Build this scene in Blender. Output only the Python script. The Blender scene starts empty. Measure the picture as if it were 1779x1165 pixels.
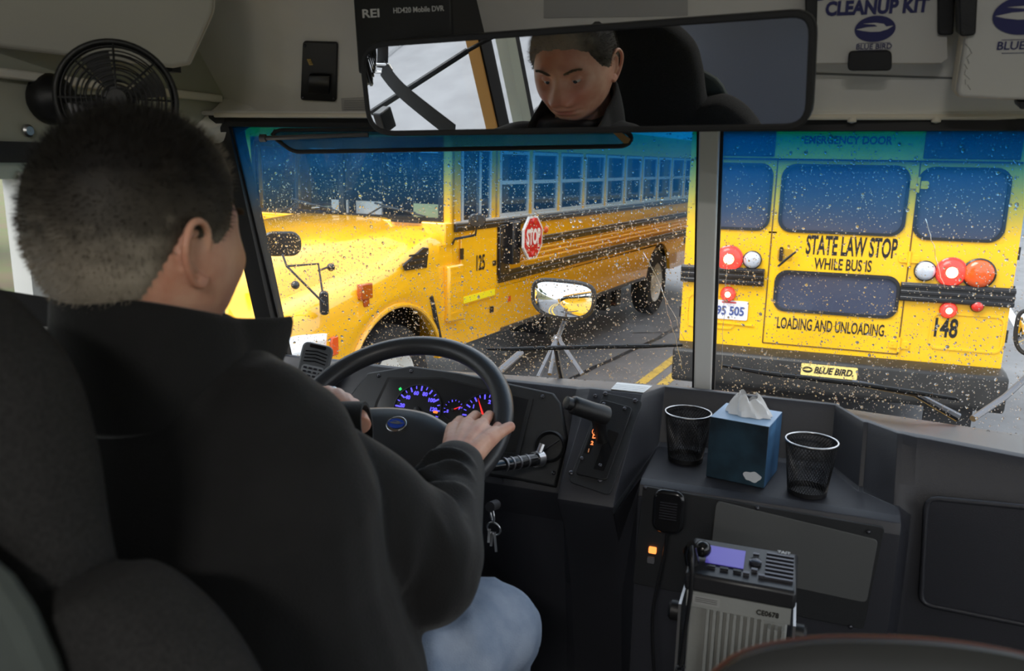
import bpy, math, random
import numpy as np
from mathutils import Vector, Matrix, Euler

# ------------------------------------------------------------------ camera, world, lamps, exposure
W_, H_, F_ = 1779.0, 1165.0, 1400.0
CAM = np.array([0.17, 0.0, 1.32])
def cam_axes():
    d = np.array([1400 - W_/2, 290 - H_/2, F_]); d /= np.linalg.norm(d)
    h = np.array([1, .018, 0.]); h -= d*(h@d); r = h/np.linalg.norm(h)
    up = np.cross(r, d)
    if up[1] > 0: up = -up
    r = np.cross(d, up)
    if r[0] < 0: r = -r
    return np.stack([r, d, up])
RC = cam_axes()
sc = bpy.context.scene
cd = bpy.data.cameras.new('camera'); cam = bpy.data.objects.new('camera', cd); sc.collection.objects.link(cam)
cd.sensor_width = 36; cd.lens = F_/W_*36; cd.clip_start = .02; cd.clip_end = 600
cam.matrix_world = Matrix([[RC[i][0], -RC[i][1], -RC[i][2], CAM[i]] for i in range(3)] + [[0, 0, 0, 1]])
cd.dof.use_dof = True; cd.dof.focus_distance = 2.3; cd.dof.aperture_fstop = 6.5
sc.camera = cam
sc.view_settings.view_transform = 'Standard'; sc.view_settings.look = 'None'
sc.view_settings.gamma = 1; sc.view_settings.use_curve_mapping = False
sc.view_settings.exposure = 0.2
sc.cycles.use_denoising = True
sc.cycles.max_bounces = 10; sc.cycles.transparent_max_bounces = 16; sc.cycles.transmission_bounces = 6
sc.cycles.caustics_refractive = False; sc.cycles.caustics_reflective = False
sc.cycles.sample_clamp_indirect = 6
world = bpy.data.worlds.new('overcast_sky'); sc.world = world; world.use_nodes = True
wn = world.node_tree; wn.nodes.clear()
wo = wn.nodes.new('ShaderNodeOutputWorld'); wb = wn.nodes.new('ShaderNodeBackground')
wt = wn.nodes.new('ShaderNodeTexCoord'); ws_ = wn.nodes.new('ShaderNodeSeparateXYZ'); wr = wn.nodes.new('ShaderNodeValToRGB')
wr.color_ramp.elements[0].position = 0.0; wr.color_ramp.elements[0].color = (.93, .96, 1, 1)
wr.color_ramp.elements[1].position = .9; wr.color_ramp.elements[1].color = (.66, .75, .88, 1)
wnz = wn.nodes.new('ShaderNodeTexNoise'); wnz.inputs['Scale'].default_value = 2.2; wnz.inputs['Detail'].default_value = 4
wmx = wn.nodes.new('ShaderNodeMixRGB'); wmx.blend_type = 'MULTIPLY'; wmx.inputs[0].default_value = .25
wn.links.new(wt.outputs['Generated'], ws_.inputs[0]); wn.links.new(ws_.outputs['Z'], wr.inputs[0])
wn.links.new(wt.outputs['Generated'], wnz.inputs['Vector'])
wn.links.new(wr.outputs[0], wmx.inputs[1]); wn.links.new(wnz.outputs['Fac'], wmx.inputs[2])
wn.links.new(wmx.outputs[0], wb.inputs['Color']); wn.links.new(wb.outputs[0], wo.inputs[0])
wb.inputs['Strength'].default_value = 2.6
def lamp(name, kind, loc, energy, size, rot=(0, 0, 0), color=(1, 1, 1), size_y=None):
    l = bpy.data.lights.new(name, kind); o = bpy.data.objects.new(name, l); sc.collection.objects.link(o)
    o.location = loc; o.rotation_euler = rot; l.energy = energy; l.color = color
    if kind == 'AREA':
        l.size = size
        if size_y: l.shape = 'RECTANGLE'; l.size_y = size_y
    if kind == 'SUN': l.angle = size
    return o
# a veiled, very soft sun above the overcast, high to the left and ahead
lamp('sun', 'SUN', (0, 0, 30), 3.4, math.radians(35), (math.radians(28), math.radians(-24), 0), (1, .97, .92))

# ------------------------------------------------------------------ helpers
def ray(px, py): return RC @ np.array([px - W_/2, py - H_/2, F_])
def at(px, py, **k):
    """world point seen at a pixel of the photograph, at a given x, y, z or depth d"""
    v = ray(px, py); (a, val), = k.items()
    if a == 'd': return CAM + v/F_*val
    i = 'xyz'.index(a); return CAM + v*(val - CAM[i])/v[i]
def onpl(px, py, p, n):
    v = ray(px, py); n = np.array(n, float); return CAM + v*(((np.array(p) - CAM)@n)/(v@n))
def unit(v): v = np.array(v, float); return v/np.linalg.norm(v)
rnd = random.Random(7); nrs = np.random.RandomState(5)

_mats = {}
def mat(name, col=(.5, .5, .5), rough=.5, metal=0, spec=.5, noise=0, nscale=30, bump=0, bscale=200, emit=None, estr=0,
        col2=None, coat=0, alpha=None, trans=0, ior=1.45, sss=0, stretch=None):
    if name in _mats: return _mats[name]
    m = bpy.data.materials.new(name); m.use_nodes = True; nt = m.node_tree; b = nt.nodes['Principled BSDF']
    b.inputs['Base Color'].default_value = (*col, 1); b.inputs['Roughness'].default_value = rough
    b.inputs['Metallic'].default_value = metal; b.inputs['Specular IOR Level'].default_value = spec
    b.inputs['Coat Weight'].default_value = coat; b.inputs['IOR'].default_value = ior
    b.inputs['Transmission Weight'].default_value = trans
    if alpha is not None: b.inputs['Alpha'].default_value = alpha
    if sss: b.inputs['Subsurface Weight'].default_value = sss; b.inputs['Subsurface Radius'].default_value = (.01, .004, .002); b.inputs['Subsurface Scale'].default_value = 1
    if emit: b.inputs['Emission Color'].default_value = (*emit, 1); b.inputs['Emission Strength'].default_value = estr
    tc = nt.nodes.new('ShaderNodeTexCoord'); vec = tc.outputs['Object']
    if stretch:
        mp = nt.nodes.new('ShaderNodeMapping'); mp.inputs['Scale'].default_value = stretch; nt.links.new(vec, mp.inputs[0]); vec = mp.outputs[0]
    if noise or col2:
        n = nt.nodes.new('ShaderNodeTexNoise'); n.inputs['Scale'].default_value = nscale; n.inputs['Detail'].default_value = 5
        nt.links.new(vec, n.inputs['Vector'])
        r = nt.nodes.new('ShaderNodeValToRGB'); r.color_ramp.elements[0].position = .35; r.color_ramp.elements[1].position = .65
        c2 = col2 or tuple(c*(1 - noise) for c in col)
        r.color_ramp.elements[0].color = (*c2, 1); r.color_ramp.elements[1].color = (*col, 1)
        nt.links.new(n.outputs['Fac'], r.inputs[0]); nt.links.new(r.outputs[0], b.inputs['Base Color'])
    if bump:
        n2 = nt.nodes.new('ShaderNodeTexNoise'); n2.inputs['Scale'].default_value = bscale; n2.inputs['Detail'].default_value = 3
        bp = nt.nodes.new('ShaderNodeBump'); bp.inputs['Strength'].default_value = bump; bp.inputs['Distance'].default_value = .002
        nt.links.new(vec, n2.inputs['Vector']); nt.links.new(n2.outputs['Fac'], bp.inputs['Height']); nt.links.new(bp.outputs[0], b.inputs['Normal'])
    _mats[name] = m
    return m

INV = {}
class G:
    """collects shapes, builds them as one mesh object"""
    def __init__(s): s.v = []; s.f = []; s.n = 0
    def add(s, v, f):
        v = np.asarray(v, float).reshape(-1, 3); s.v.append(v); k = s.n
        s.f += [tuple(i + k for i in q) for q in f]; s.n += len(v); return s
    def box(s, c, size, ux=(1, 0, 0), uy=(0, 1, 0), uz=(0, 0, 1)):
        c = np.array(c, float); U = [np.array(u, float)*size[i]/2 for i, u in enumerate((ux, uy, uz))]
        v = [c + a*U[0] + b*U[1] + d*U[2] for a in (-1, 1) for b in (-1, 1) for d in (-1, 1)]
        return s.add(v, [(0, 1, 3, 2), (4, 6, 7, 5), (0, 4, 5, 1), (2, 3, 7, 6), (0, 2, 6, 4), (1, 5, 7, 3)])
    def bb(s, x0, x1, y0, y1, z0, z1): return s.box(((x0+x1)/2, (y0+y1)/2, (z0+z1)/2), (x1-x0, y1-y0, z1-z0))
    def tube(s, pts, r, seg=10, closed=False, caps=True, up=None, flat=1.0):
        P = np.array(pts, float); n = len(P); R = np.ones(n)*r if np.isscalar(r) else np.array(r, float)
        T = np.zeros_like(P)
        for i in range(n):
            a, b = (P[(i+1) % n], P[i-1]) if closed else (P[min(i+1, n-1)], P[max(i-1, 0)])
            T[i] = unit(a - b)
        u = np.array(up, float) if up is not None else (np.array([0, 0, 1.]) if abs(T[0][2]) < .9 else np.array([1., 0, 0]))
        u = unit(u - T[0]*(u@T[0])); ring = []
        for i in range(n):
            u = u - T[i]*(u@T[i]); u = unit(u); w = np.cross(T[i], u)
            for k in range(seg):
                a = 2*math.pi*k/seg; ring.append(P[i] + R[i]*(math.cos(a)*w + flat*math.sin(a)*u))
        f = []
        for i in range(n if closed else n-1):
            j = (i+1) % n
            for k in range(seg): l = (k+1) % seg; f.append((i*seg+k, i*seg+l, j*seg+l, j*seg+k))
        if caps and not closed: f.append(tuple(range(seg))[::-1]); f.append(tuple((n-1)*seg + k for k in range(seg)))
        return s.add(ring, f)
    def cyl(s, a, b, r, r2=None, seg=20): return s.tube([a, b], [r, r if r2 is None else r2], seg)
    def prism(s, poly, off):
        P = np.array(poly, float); n = len(P); o = np.array(off, float)
        nn = np.zeros(3)
        for i in range(n): nn += np.cross(P[i], P[(i+1) % n])
        f0 = tuple(range(n)); f1 = tuple(range(n, 2*n))
        sd = [(i, i+n, (i+1) % n + n, (i+1) % n) for i in range(n)]
        if nn@o > 0: fs = [f0[::-1], f1] + [q[::-1] for q in sd]
        else: fs = [f0, f1[::-1]] + sd
        return s.add(np.vstack([P, P + o]), fs)
    def ringp(s, outer, inner, off):
        """frame between two outlines with the same number of points, given depth"""
        A = np.array(outer, float); B = np.array(inner, float); o = np.array(off, float); n = len(A)
        nn = np.zeros(3)
        for i in range(n): nn += np.cross(A[i], A[(i+1) % n])
        V = np.vstack([A, B, A+o, B+o]); f = []
        for i in range(n):
            j = (i+1) % n
            q = [(i, i+n, j+n, j), (i+2*n, j+2*n, j+3*n, i+3*n), (i, j, j+2*n, i+2*n), (i+n, i+3*n, j+3*n, j+n)]
            f += q if nn@o > 0 else [t[::-1] for t in q]
        return s.add(V, f)
    def lathe(s, prof, c, axis=(0, 0, 1), seg=32, cap=False):
        a = unit(axis); u = unit(np.cross(a, (0, 1, 0) if abs(a[1]) < .9 else (1, 0, 0))); w = np.cross(a, u); c = np.array(c, float)
        V = [c + a*h + r*(math.cos(2*math.pi*k/seg)*u + math.sin(2*math.pi*k/seg)*w) for r, h in prof for k in range(seg)]
        f = [(i*seg+k, i*seg+(k+1) % seg, (i+1)*seg+(k+1) % seg, (i+1)*seg+k) for i in range(len(prof)-1) for k in range(seg)]
        if cap: f += [tuple(range(seg))[::-1], tuple((len(prof)-1)*seg + k for k in range(seg))]
        return s.add(V, f)
    def grid(s, P, closed=False):
        P = np.array(P, float); a, b = P.shape[:2]; f = []
        for i in range(a-1):
            for j in range(b if closed else b-1): k = (j+1) % b; f.append((i*b+j, i*b+k, (i+1)*b+k, (i+1)*b+j))
        return s.add(P.reshape(-1, 3), f)
    def loft(s, rings):
        s.grid(rings, closed=True); b = len(rings[0]); a = len(rings); k = s.n - a*b
        s.f.append(tuple(k + i for i in range(b))[::-1]); s.f.append(tuple(k + (a-1)*b + i for i in range(b))); return s
    def ball(s, c, r, nu=16, nv=10):
        r = np.array([r]*3 if np.isscalar(r) else r); c = np.array(c, float)
        rings = [[c + r*np.array([math.sin(t)*math.cos(p), math.sin(t)*math.sin(p), math.cos(t)]) for p in np.linspace(0, 2*math.pi, nu, endpoint=False)] for t in np.linspace(.02, math.pi-.02, nv)]
        return s.loft(rings[::-1])
    def mesh(s, name, inv=None):
        v = np.vstack(s.v) if s.v else np.zeros((0, 3))
        if inv is not None: v = v@inv[:3, :3].T + inv[:3, 3]
        m = bpy.data.meshes.new(name); m.from_pydata(v.tolist(), [], s.f); m.update(); return m
    def build(s, name, material, parent=None, bevel=0, smooth=None, local=False, seg=2, sub=0, fixn=False):
        inv = None if (parent is None or local) else INV.get(parent.name)
        return link(name, s.mesh(name, inv), material, parent, bevel, smooth, seg, sub, fixn)
def link(name, me, material, parent=None, bevel=0, smooth=None, seg=2, sub=0, fixn=False):
    if fixn:
        import bmesh
        bm = bmesh.new(); bm.from_mesh(me); bmesh.ops.recalc_face_normals(bm, faces=bm.faces); bm.to_mesh(me); bm.free()
    if material is not None:
        for mm in (material if isinstance(material, (list, tuple)) else [material]): me.materials.append(mm)
    if smooth is None: smooth = 35
    if smooth:
        me.polygons.foreach_set('use_smooth', [True]*len(me.polygons))
        if smooth < 180: me.set_sharp_from_angle(angle=math.radians(smooth))
    o = bpy.data.objects.new(name, me); sc.collection.objects.link(o)
    if parent is not None: o.parent = parent; INV[o.name] = INV.get(parent.name, np.eye(4))
    else: INV[o.name] = np.eye(4)
    if bevel:
        b = o.modifiers.new('bevel', 'BEVEL'); b.width = bevel; b.segments = seg; b.limit_method = 'ANGLE'; b.angle_limit = math.radians(40)
    if sub: q = o.modifiers.new('sub', 'SUBSURF'); q.levels = sub; q.render_levels = sub
    return o
def tag(o, label=None, cat=None, group=None, kind=None):
    if label: o['label'] = label
    if cat: o['category'] = cat
    if group: o['group'] = group
    if kind: o['kind'] = kind
    return o
def thing(name, loc, label, cat, rz=0, group=None):
    o = bpy.data.objects.new(name, None); sc.collection.objects.link(o); o.empty_display_size = .05
    o.location = loc; o.rotation_euler = (0, 0, rz)
    c, s_ = math.cos(rz), math.sin(rz); M = np.eye(4); M[:3, :3] = [[c, -s_, 0], [s_, c, 0], [0, 0, 1]]; M[:3, 3] = loc
    INV[o.name] = np.linalg.inv(M)
    return tag(o, label, cat, group)
def struct(g, name, m, **k): o = g.build(name, m, **k); o['kind'] = 'structure'; return o
def copy_tree(o, parent=None):
    c = o.copy(); sc.collection.objects.link(c)
    if parent is not None: c.parent = parent
    INV[c.name] = INV.get(o.name)
    for ch in list(o.children): copy_tree(ch, c)
    return c
def rrect(w, h, r, n=6, cx=0, cy=0):
    out = []
    for qx, qy, a0 in ((1, -1, -90), (1, 1, 0), (-1, 1, 90), (-1, -1, 180)):
        for i in range(n+1):
            a = math.radians(a0 + 90*i/n); out.append((cx + qx*(w/2 - r) + r*math.cos(a), cy + qy*(h/2 - r) + r*math.sin(a)))
    return out
def PLn(o, n):
    u = unit(np.cross((0, 0, 1), n)); return PL(o, u, np.cross(unit(n), u))
class PL:
    """a plane frame: o origin, u right, v up, n outward"""
    def __init__(s, o, u, v): s.o = np.array(o, float); s.u = unit(u); s.v = unit(np.array(v, float) - s.u*(np.array(v, float)@s.u)); s.n = np.cross(s.u, s.v)
    def p(s, x, y, h=0): return s.o + s.u*x + s.v*y + s.n*h
    def poly(s, pts, h=0): return [s.p(x, y, h) for x, y in pts]
    def px(s, px, py):
        q = onpl(px, py, s.o, s.n) - s.o; return (float(q@s.u), float(q@s.v))
    def pxs(s, pts): return [s.px(*p) for p in pts]
    def M(s, x=0, y=0, h=0):
        c = s.p(x, y, h); return np.array([[s.u[i], s.v[i], s.n[i], c[i]] for i in range(3)] + [[0, 0, 0, 1]])
def text(body, name, pl, x, y, size, m, parent=None, sx=1.0, bold=0.0, h=.001, ext=.0006, rot=0, align='CENTER', shear=0):
    cu = bpy.data.curves.new(name, 'FONT'); cu.body = body; cu.size = size; cu.align_x = align; cu.align_y = 'CENTER'
    cu.extrude = ext; cu.offset = bold; cu.resolution_u = 3; cu.shear = shear
    t = bpy.data.objects.new('tmp', cu); sc.collection.objects.link(t); bpy.context.view_layer.update()
    me = bpy.data.meshes.new_from_object(t.evaluated_get(bpy.context.evaluated_depsgraph_get())); bpy.data.objects.remove(t)
    M = Matrix(pl.M(x, y, h).tolist()) @ Matrix.Rotation(rot, 4, 'Z') @ Matrix.Diagonal((sx, 1, 1, 1))
    me.transform(M)
    if parent is not None: me.transform(Matrix(INV[parent.name].tolist()))
    me.materials.clear()
    return link(name, me, m, parent, smooth=0)
def remeshed(g, voxel, smooth_it=0, fac=.5):
    me = g.mesh('tmp'); o = bpy.data.objects.new('tmp', me); sc.collection.objects.link(o)
    r = o.modifiers.new('r', 'REMESH'); r.mode = 'VOXEL'; r.voxel_size = voxel
    if smooth_it: q = o.modifiers.new('s', 'SMOOTH'); q.iterations = smooth_it; q.factor = fac
    bpy.context.view_layer.update()
    out = bpy.data.meshes.new_from_object(o.evaluated_get(bpy.context.evaluated_depsgraph_get())); bpy.data.objects.remove(o)
    return out
def spline(pts, n=8):
    P = np.array(pts, float); out = []
    for i in range(len(P)-1):
        p0, p1, p2, p3 = P[max(i-1, 0)], P[i], P[i+1], P[min(i+2, len(P)-1)]
        for t in np.linspace(0, 1, n, endpoint=False):
            out.append(.5*((2*p1) + (-p0+p2)*t + (2*p0-5*p1+4*p2-p3)*t*t + (-p0+3*p1-3*p2+p3)*t**3))
    out.append(P[-1]); return np.array(out)
def limb(g, pts, radii, seg=16, n=6):
    Q = spline([list(p) + [r] for p, r in zip(pts, radii)], n)
    g.tube(Q[:, :3], Q[:, 3], seg); g.ball(Q[0, :3], Q[0, 3]); g.ball(Q[-1, :3], Q[-1, 3])

# ------------------------------------------------------------------ materials
M_dash = mat('dash_plastic', (.030, .031, .038), .36, bump=.3, bscale=900)
M_black = mat('black_plastic', (.009, .009, .010), .4, bump=.2, bscale=700)
M_gloss = mat('gloss_black', (.008, .008, .009), .15)
M_rubber = mat('black_rubber', (.015, .015, .016), .6)
M_white = mat('white_plastic', (.62, .61, .58), .45)
M_cream = mat('cream_edge', (.72, .66, .55), .5)
M_liner = mat('grey_liner', (.78, .76, .71), .62, noise=.06, nscale=8, bump=.15, bscale=300)
M_metal = mat('brushed_metal', (.55, .55, .56), .3, metal=1)
M_dmetal = mat('dark_metal', (.15, .15, .16), .35, metal=.8)
M_steel = mat('grey_post', (.72, .72, .69), .45)
M_screw = mat('screw_black', (.06, .06, .07), .25, metal=.6)
M_yel = mat('school_bus_yellow', (.93, .47, .012), .22, coat=1.0, noise=.1, nscale=1.2)
M_yel2 = mat('rear_bus_yellow', (.93, .52, .012), .3, coat=.4, noise=.16, nscale=1.5)
M_busblk = mat('bus_black_paint', (.012, .012, .014), .3, coat=.3)
M_bump = mat('bumper_black', (.02, .019, .018), .5, noise=.4, nscale=6)
M_ink = mat('sign_black_ink', (.01, .009, .008), .5)
M_navy = mat('navy_ink', (.02, .022, .12), .5)
M_alu = mat('window_aluminium', (.62, .64, .66), .35, metal=.4)
M_tint = mat('tinted_bus_glass', (.02, .024, .03), .05, spec=.6, alpha=.8)
M_tint2 = mat('rear_window_glass', (.06, .07, .11), .12, spec=.5, alpha=.92)
M_tyre = mat('tyre_rubber', (.025, .024, .024), .75, noise=.3, nscale=12)
M_skin = None
# ------------------------------------------------------------------ outside: road, verge, trees
def noise_ground(name, c1, c2, scale, rough, bump=.3, wet=False):
    m = mat(name, c1, rough, col2=c2, nscale=scale, bump=bump, bscale=scale*30)
    if wet:
        nt = m.node_tree; b = nt.nodes['Principled BSDF']; n = nt.nodes.new('ShaderNodeTexNoise'); n.inputs['Scale'].default_value = .35
        r = nt.nodes.new('ShaderNodeMapRange'); r.inputs[1].default_value = .35; r.inputs[2].default_value = .65; r.inputs[3].default_value = .4; r.inputs[4].default_value = .7
        tc = nt.nodes.new('ShaderNodeTexCoord'); nt.links.new(tc.outputs['Object'], n.inputs['Vector']); nt.links.new(n.outputs['Fac'], r.inputs[0]); nt.links.new(r.outputs[0], b.inputs['Roughness'])
    return m
M_road = noise_ground('wet_asphalt', (.155, .155, .16), (.12, .12, .125), 3, .5, .4, True)
M_grass = noise_ground('verge_grass', (.10, .12, .03), (.14, .10, .05), .9, .9, .5)
M_ypaint = mat('yellow_road_paint', (.62, .42, .07), .6, noise=.35, nscale=9)
M_wpaint = mat('white_road_paint', (.7, .7, .68), .6, noise=.25, nscale=9)
RA = math.radians(-7.0); rdir = np.array([math.sin(-RA), math.cos(RA), 0]); rn = np.array([rdir[1], -rdir[0], 0])
rc = np.array([-1.27, 9.0, -1.0])
def rp(a, b, z=0): return rc + rn*a + rdir*b + [0, 0, z]
def strip(a0, a1, b0, b1, z, th=.004): return G().prism([rp(a0, b0, z), rp(a1, b0, z), rp(a1, b1, z), rp(a0, b1, z)], (0, 0, th))
struct(strip(-6.8, 9, -60, 160, -.3, .3), 'road', M_road)
struct(strip(-160, -6.8, -120, 220, -.33, .3), 'ground_verge', M_grass)
struct(strip(9, 160, -120, 220, -.33, .3), 'ground_verge', M_grass)
for a0, a1, m in ((-.02, .09, M_ypaint), (.2, .31, M_ypaint), (-4.25, -4.12, M_wpaint), (4.0, 4.12, M_wpaint)):
    struct(strip(a0, a1, -60, 160, .0, .004), 'road_line', m)
M_tar = mat('tar_seam', (.02, .02, .022), .25)
def seam(pts, w=.035):
    P = spline([list(rp(a, b, .004)) for a, b in pts], 6); P = P + np.array([[rnd.uniform(-.02, .02), 0, 0] for _ in P])
    g = G(); L = [p - rn*w for p in P]; R = [p + rn*w for p in P]
    g.grid([L, R]); return struct(g, 'road_seam', M_tar, fixn=True)
seam([(-.75, -4), (-.7, -1), (-.5, 1.4), (-.45, 4), (-.6, 9)]); seam([(-3.1, -20), (-3, -9), (-2.8, -4), (-3.2, 6)]); seam([(-.9, 1.9), (-.3, 2.3), (.7, 2.5)], .03)
seam([(-6.2, -12), (-4, -10.5), (-1, -9.9)], .03)

M_leaf = [mat('leaf_dark', (.06, .11, .035), .8, noise=.4, nscale=3), mat('leaf_mid', (.12, .17, .05), .8, noise=.4, nscale=3), mat('leaf_autumn', (.25, .19, .06), .8, noise=.4, nscale=3)]
M_bark = mat('bark', (.09, .07, .05), .9, noise=.4, nscale=10)
def tree(x, y, h, k, label, seed):
    t = thing('roadside_tree', (x, y, -1), label, 'tree', group='trees beyond the verge'); r = np.random.RandomState(seed)
    G().tube([(x, y, -1.02), (x+.1, y, h*.3), (x, y+.1, h*.6)], [.25, .18, .08], 8).build('trunk', M_bark, t)
    n = 1100; u = r.normal(size=(n, 3)); u /= np.linalg.norm(u, axis=1)[:, None]; rad = r.uniform(.55, 1, n)[:, None]
    lob = 1 + .25*np.sin(u[:, :1]*5 + seed) * np.cos(u[:, 1:2]*4 + seed)
    P = np.array([x, y, h*.58]) + u*rad*lob*np.array([h*.32, h*.32, h*.42])
    a = r.normal(size=(n, 3)); a /= np.linalg.norm(a, axis=1)[:, None]; b = np.cross(a, r.normal(size=(n, 3))); b /= np.linalg.norm(b, axis=1)[:, None]
    s_ = r.uniform(.18, .42, n)[:, None]; V = np.stack([P - a*s_, P + b*s_*.6, P + a*s_, P - b*s_*.6], 1).reshape(-1, 3)
    g = G(); g.add(V, [(4*i, 4*i+1, 4*i+2, 4*i+3) for i in range(n)]); o = g.build('foliage', M_leaf[k], t, smooth=0)
tl = [(-14, 4, 7, 1), (-17, -1, 8, 0), (-13, 9, 6, 2), (-19, 12, 9, 0), (-15, 17, 8, 1), (-20, 23, 9, 2), (-17, 31, 9, 0), (-12, 46, 9, 1), (-4, 66, 10, 0), (3, 78, 9, 2), (11, 70, 9, 1), (14, 62, 9, 0), (19, 48, 9, 2), (20, 34, 8, 1), (18, 22, 8, 0)]
kinds = ['dark evergreen', 'mid green', 'autumn tinted']
tp = ['beyond the left verge', 'behind the left verge line', 'closest on the left bank', 'far back on the left bank', 'beside the parked left bus', 'left of the oncoming bus, tall', 'left of the road in the distance', 'small in the distance to the left', 'at the end of the road', 'at the end of the road, broad', 'far ahead behind the stopped bus', 'far ahead on the right', 'right of the road in the distance', 'right of the road, mid distance', 'nearest on the right bank']
for i, (x, y, h, k) in enumerate(tl): tree(x, y, h, k, f'{kinds[k]} tree {tp[i]}', i)

# ------------------------------------------------------------------ stopped bus ahead (148), seen from behind
YB = 7.1
b1 = thing('school_bus', (.5, YB, -1.0), 'yellow school bus stopped ahead, rear door and number 148', 'bus')
PB = PL((.5, YB, 0), (1, 0, 0), (0, 0, 1))       # rear face, normal -Y
def B(px, py): return PB.px(px, py)
def bslab(g, pts, h0, h1):
    return g.prism(PB.poly(pts, h0), PB.n*(h1 - h0))
bx0, bx1 = -1.255, 1.255
# body shell: rear wall made of pieces round the windows, sides with window openings, roof
g = G()
wins = {}
def wrect(x0, y0, x1, y1):
    a = B(x0, y0); b = B(x1, y1); return (min(a[0], b[0]), max(a[0], b[0]), min(a[1], b[1]), max(a[1], b[1]))
wC = (-.51, .45, .79, 1.345); wR = (.505, 1.145, .775, 1.34); wL = (-1.17, -.575, .79, 1.345); wD = (-.495, .47, .125, .475)
# rear wall plates
zt, zb = 2.02, -.25
def plate(x0, x1, z0, z1, h0=-.04, h1=0): bslab(g, [(x0, z0), (x1, z0), (x1, z1), (x0, z1)], h0, h1)
plate(bx0, bx1, 1.345, zt); plate(bx0, bx1, .475, .775); plate(bx0, bx1, zb, .125)
plate(bx0, wL[0], .775, 1.345); plate(wL[1], wC[0], .775, 1.345); plate(wC[1], wR[0], .775, 1.345); plate(wR[1], bx1, .775, 1.345)
plate(wL[0], wC[1], .775, .79); plate(wR[0], wR[1], 1.34, 1.345)
plate(bx0, wD[0], .125, .475); plate(wD[1], bx1, .125, .475)
body = g.build('rear_wall', M_yel2, b1)
g = G(); L_ = 10.5
xw0, xw1 = .5 + bx0, .5 + bx1
for xs, sgn in ((xw0, 1), (xw1, -1)):
    g.bb(*sorted((xs, xs + sgn*.05)), YB+.02, YB+L_, -.35, .8); g.bb(*sorted((xs, xs + sgn*.05)), YB+.02, YB+L_, 1.42, 1.75)
    for k in range(15): g.bb(*sorted((xs, xs + sgn*.05)), YB+.02+k*.72, YB+.16+k*.72, .8, 1.42)
g.bb(xw0, xw1, YB+L_-.05, YB+L_, -.3, 1.9)
g.build('side_body', M_yel2, b1)
g = G(); arc = [(math.cos(a), math.sin(a)) for a in np.linspace(0, math.pi, 14)]
rf = [[(.5 + 1.255*c, y, 1.74 + .36*s_) for c, s_ in arc] for y in (YB+.0, YB+L_)]
g.grid(rf); g.prism([(.5 + 1.255*c, YB, 1.74 + .36*s_) for c, s_ in arc], (0, .03, 0)); g.build('roof', M_yel2, b1, smooth=60, fixn=True)
G().bb(xw0+.05, xw1-.05, YB+.05, YB+L_-.05, -.1, -.05).build('bus_floor', M_busblk, b1)
M_seatblk = mat('bus_seat_dark', (.05, .05, .06), .7)
for k in range(8):
    for s_ in (-1, 1): G().box((.5 + s_*.72, YB + .9 + k*1.1, .45), (.85, .12, .95)).build('seat', M_seatblk, b1, bevel=.05)
for k in range(14):
    for xs, s_ in ((xw0+.02, 'l'), (xw1-.02, 'r')):
        y0 = YB + .16 + k*.72
        f = G(); f.ringp([(xs, y0, .8), (xs, y0+.58, .8), (xs, y0+.58, 1.42), (xs, y0, 1.42)], [(xs, y0+.03, .83), (xs, y0+.55, .83), (xs, y0+.55, 1.39), (xs, y0+.03, 1.39)], (.02, 0, 0))
        w = f.build('side_window', M_alu, b1); G().bb(xs, xs+.005, y0+.03, y0+.55, .83, 1.39).build('pane', M_tint, w)
# rear windows with rubber gaskets
def rwin(x0, x1, z0, z1, r, name='rear_window', gw=.022, m=M_tint2):
    cx, cz, w, h = (x0+x1)/2, (z0+z1)/2, x1-x0, z1-z0
    f = G(); f.ringp(PB.poly(rrect(w+.0, h+.0, r, 6, cx, cz), .012), PB.poly(rrect(w-2*gw, h-2*gw, r-gw*.6, 6, cx, cz), .012), -PB.n*.04)
    o = f.build(name, M_rubber, b1)
    p = G(); p.prism(PB.poly(rrect(w-2*gw+.01, h-2*gw+.01, r-gw*.6, 6, cx, cz), -.02), PB.n*.008); p.build('pane', m, o); 
    # yellow fillets filling the square wall opening outside the rounded gasket
    q = G(); q.ringp(PB.poly([(max(min(a, x1+.001), x0-.001), max(min(b, z1+.001), z0-.001)) for a, b in [(cx + (a-cx)*1.6, cz + (b-cz)*1.6) for a, b in rrect(w, h, r, 6, cx, cz)]], 0), PB.poly(rrect(w-.004, h-.004, r, 6, cx, cz), 0), -PB.n*.04)
    q.build('window_corner', M_yel2, b1, fixn=True)
rwin(*wL, .1); rwin(*wC, .11); rwin(*wR, .11); rwin(*wD, .1)
# upper warning-lamp band: black panels either side of the yellow centre panel
for x0, x1 in ((-1.2, -.58), (.52, 1.18)): 
    G().prism(PB.poly([(x0, 1.4), (x1, 1.4), (x1, 1.72), (x0, 1.72)], .0), PB.n*.015).build('lamp_panel', M_busblk, b1, bevel=.006)
G().prism(PB.poly([(-1.22, 1.372), (1.2, 1.372), (1.2, 1.386), (-1.22, 1.386)], 0), PB.n*.02).build('rain_gutter', M_busblk, b1)
pp = PL(PB.o, PB.u, PB.v)
text('EMERGENCY DOOR', 'lettering', pp, B(1472, 244)[0], B(1472, 244)[1], .085, M_ink, b1, .85, .002)
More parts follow.
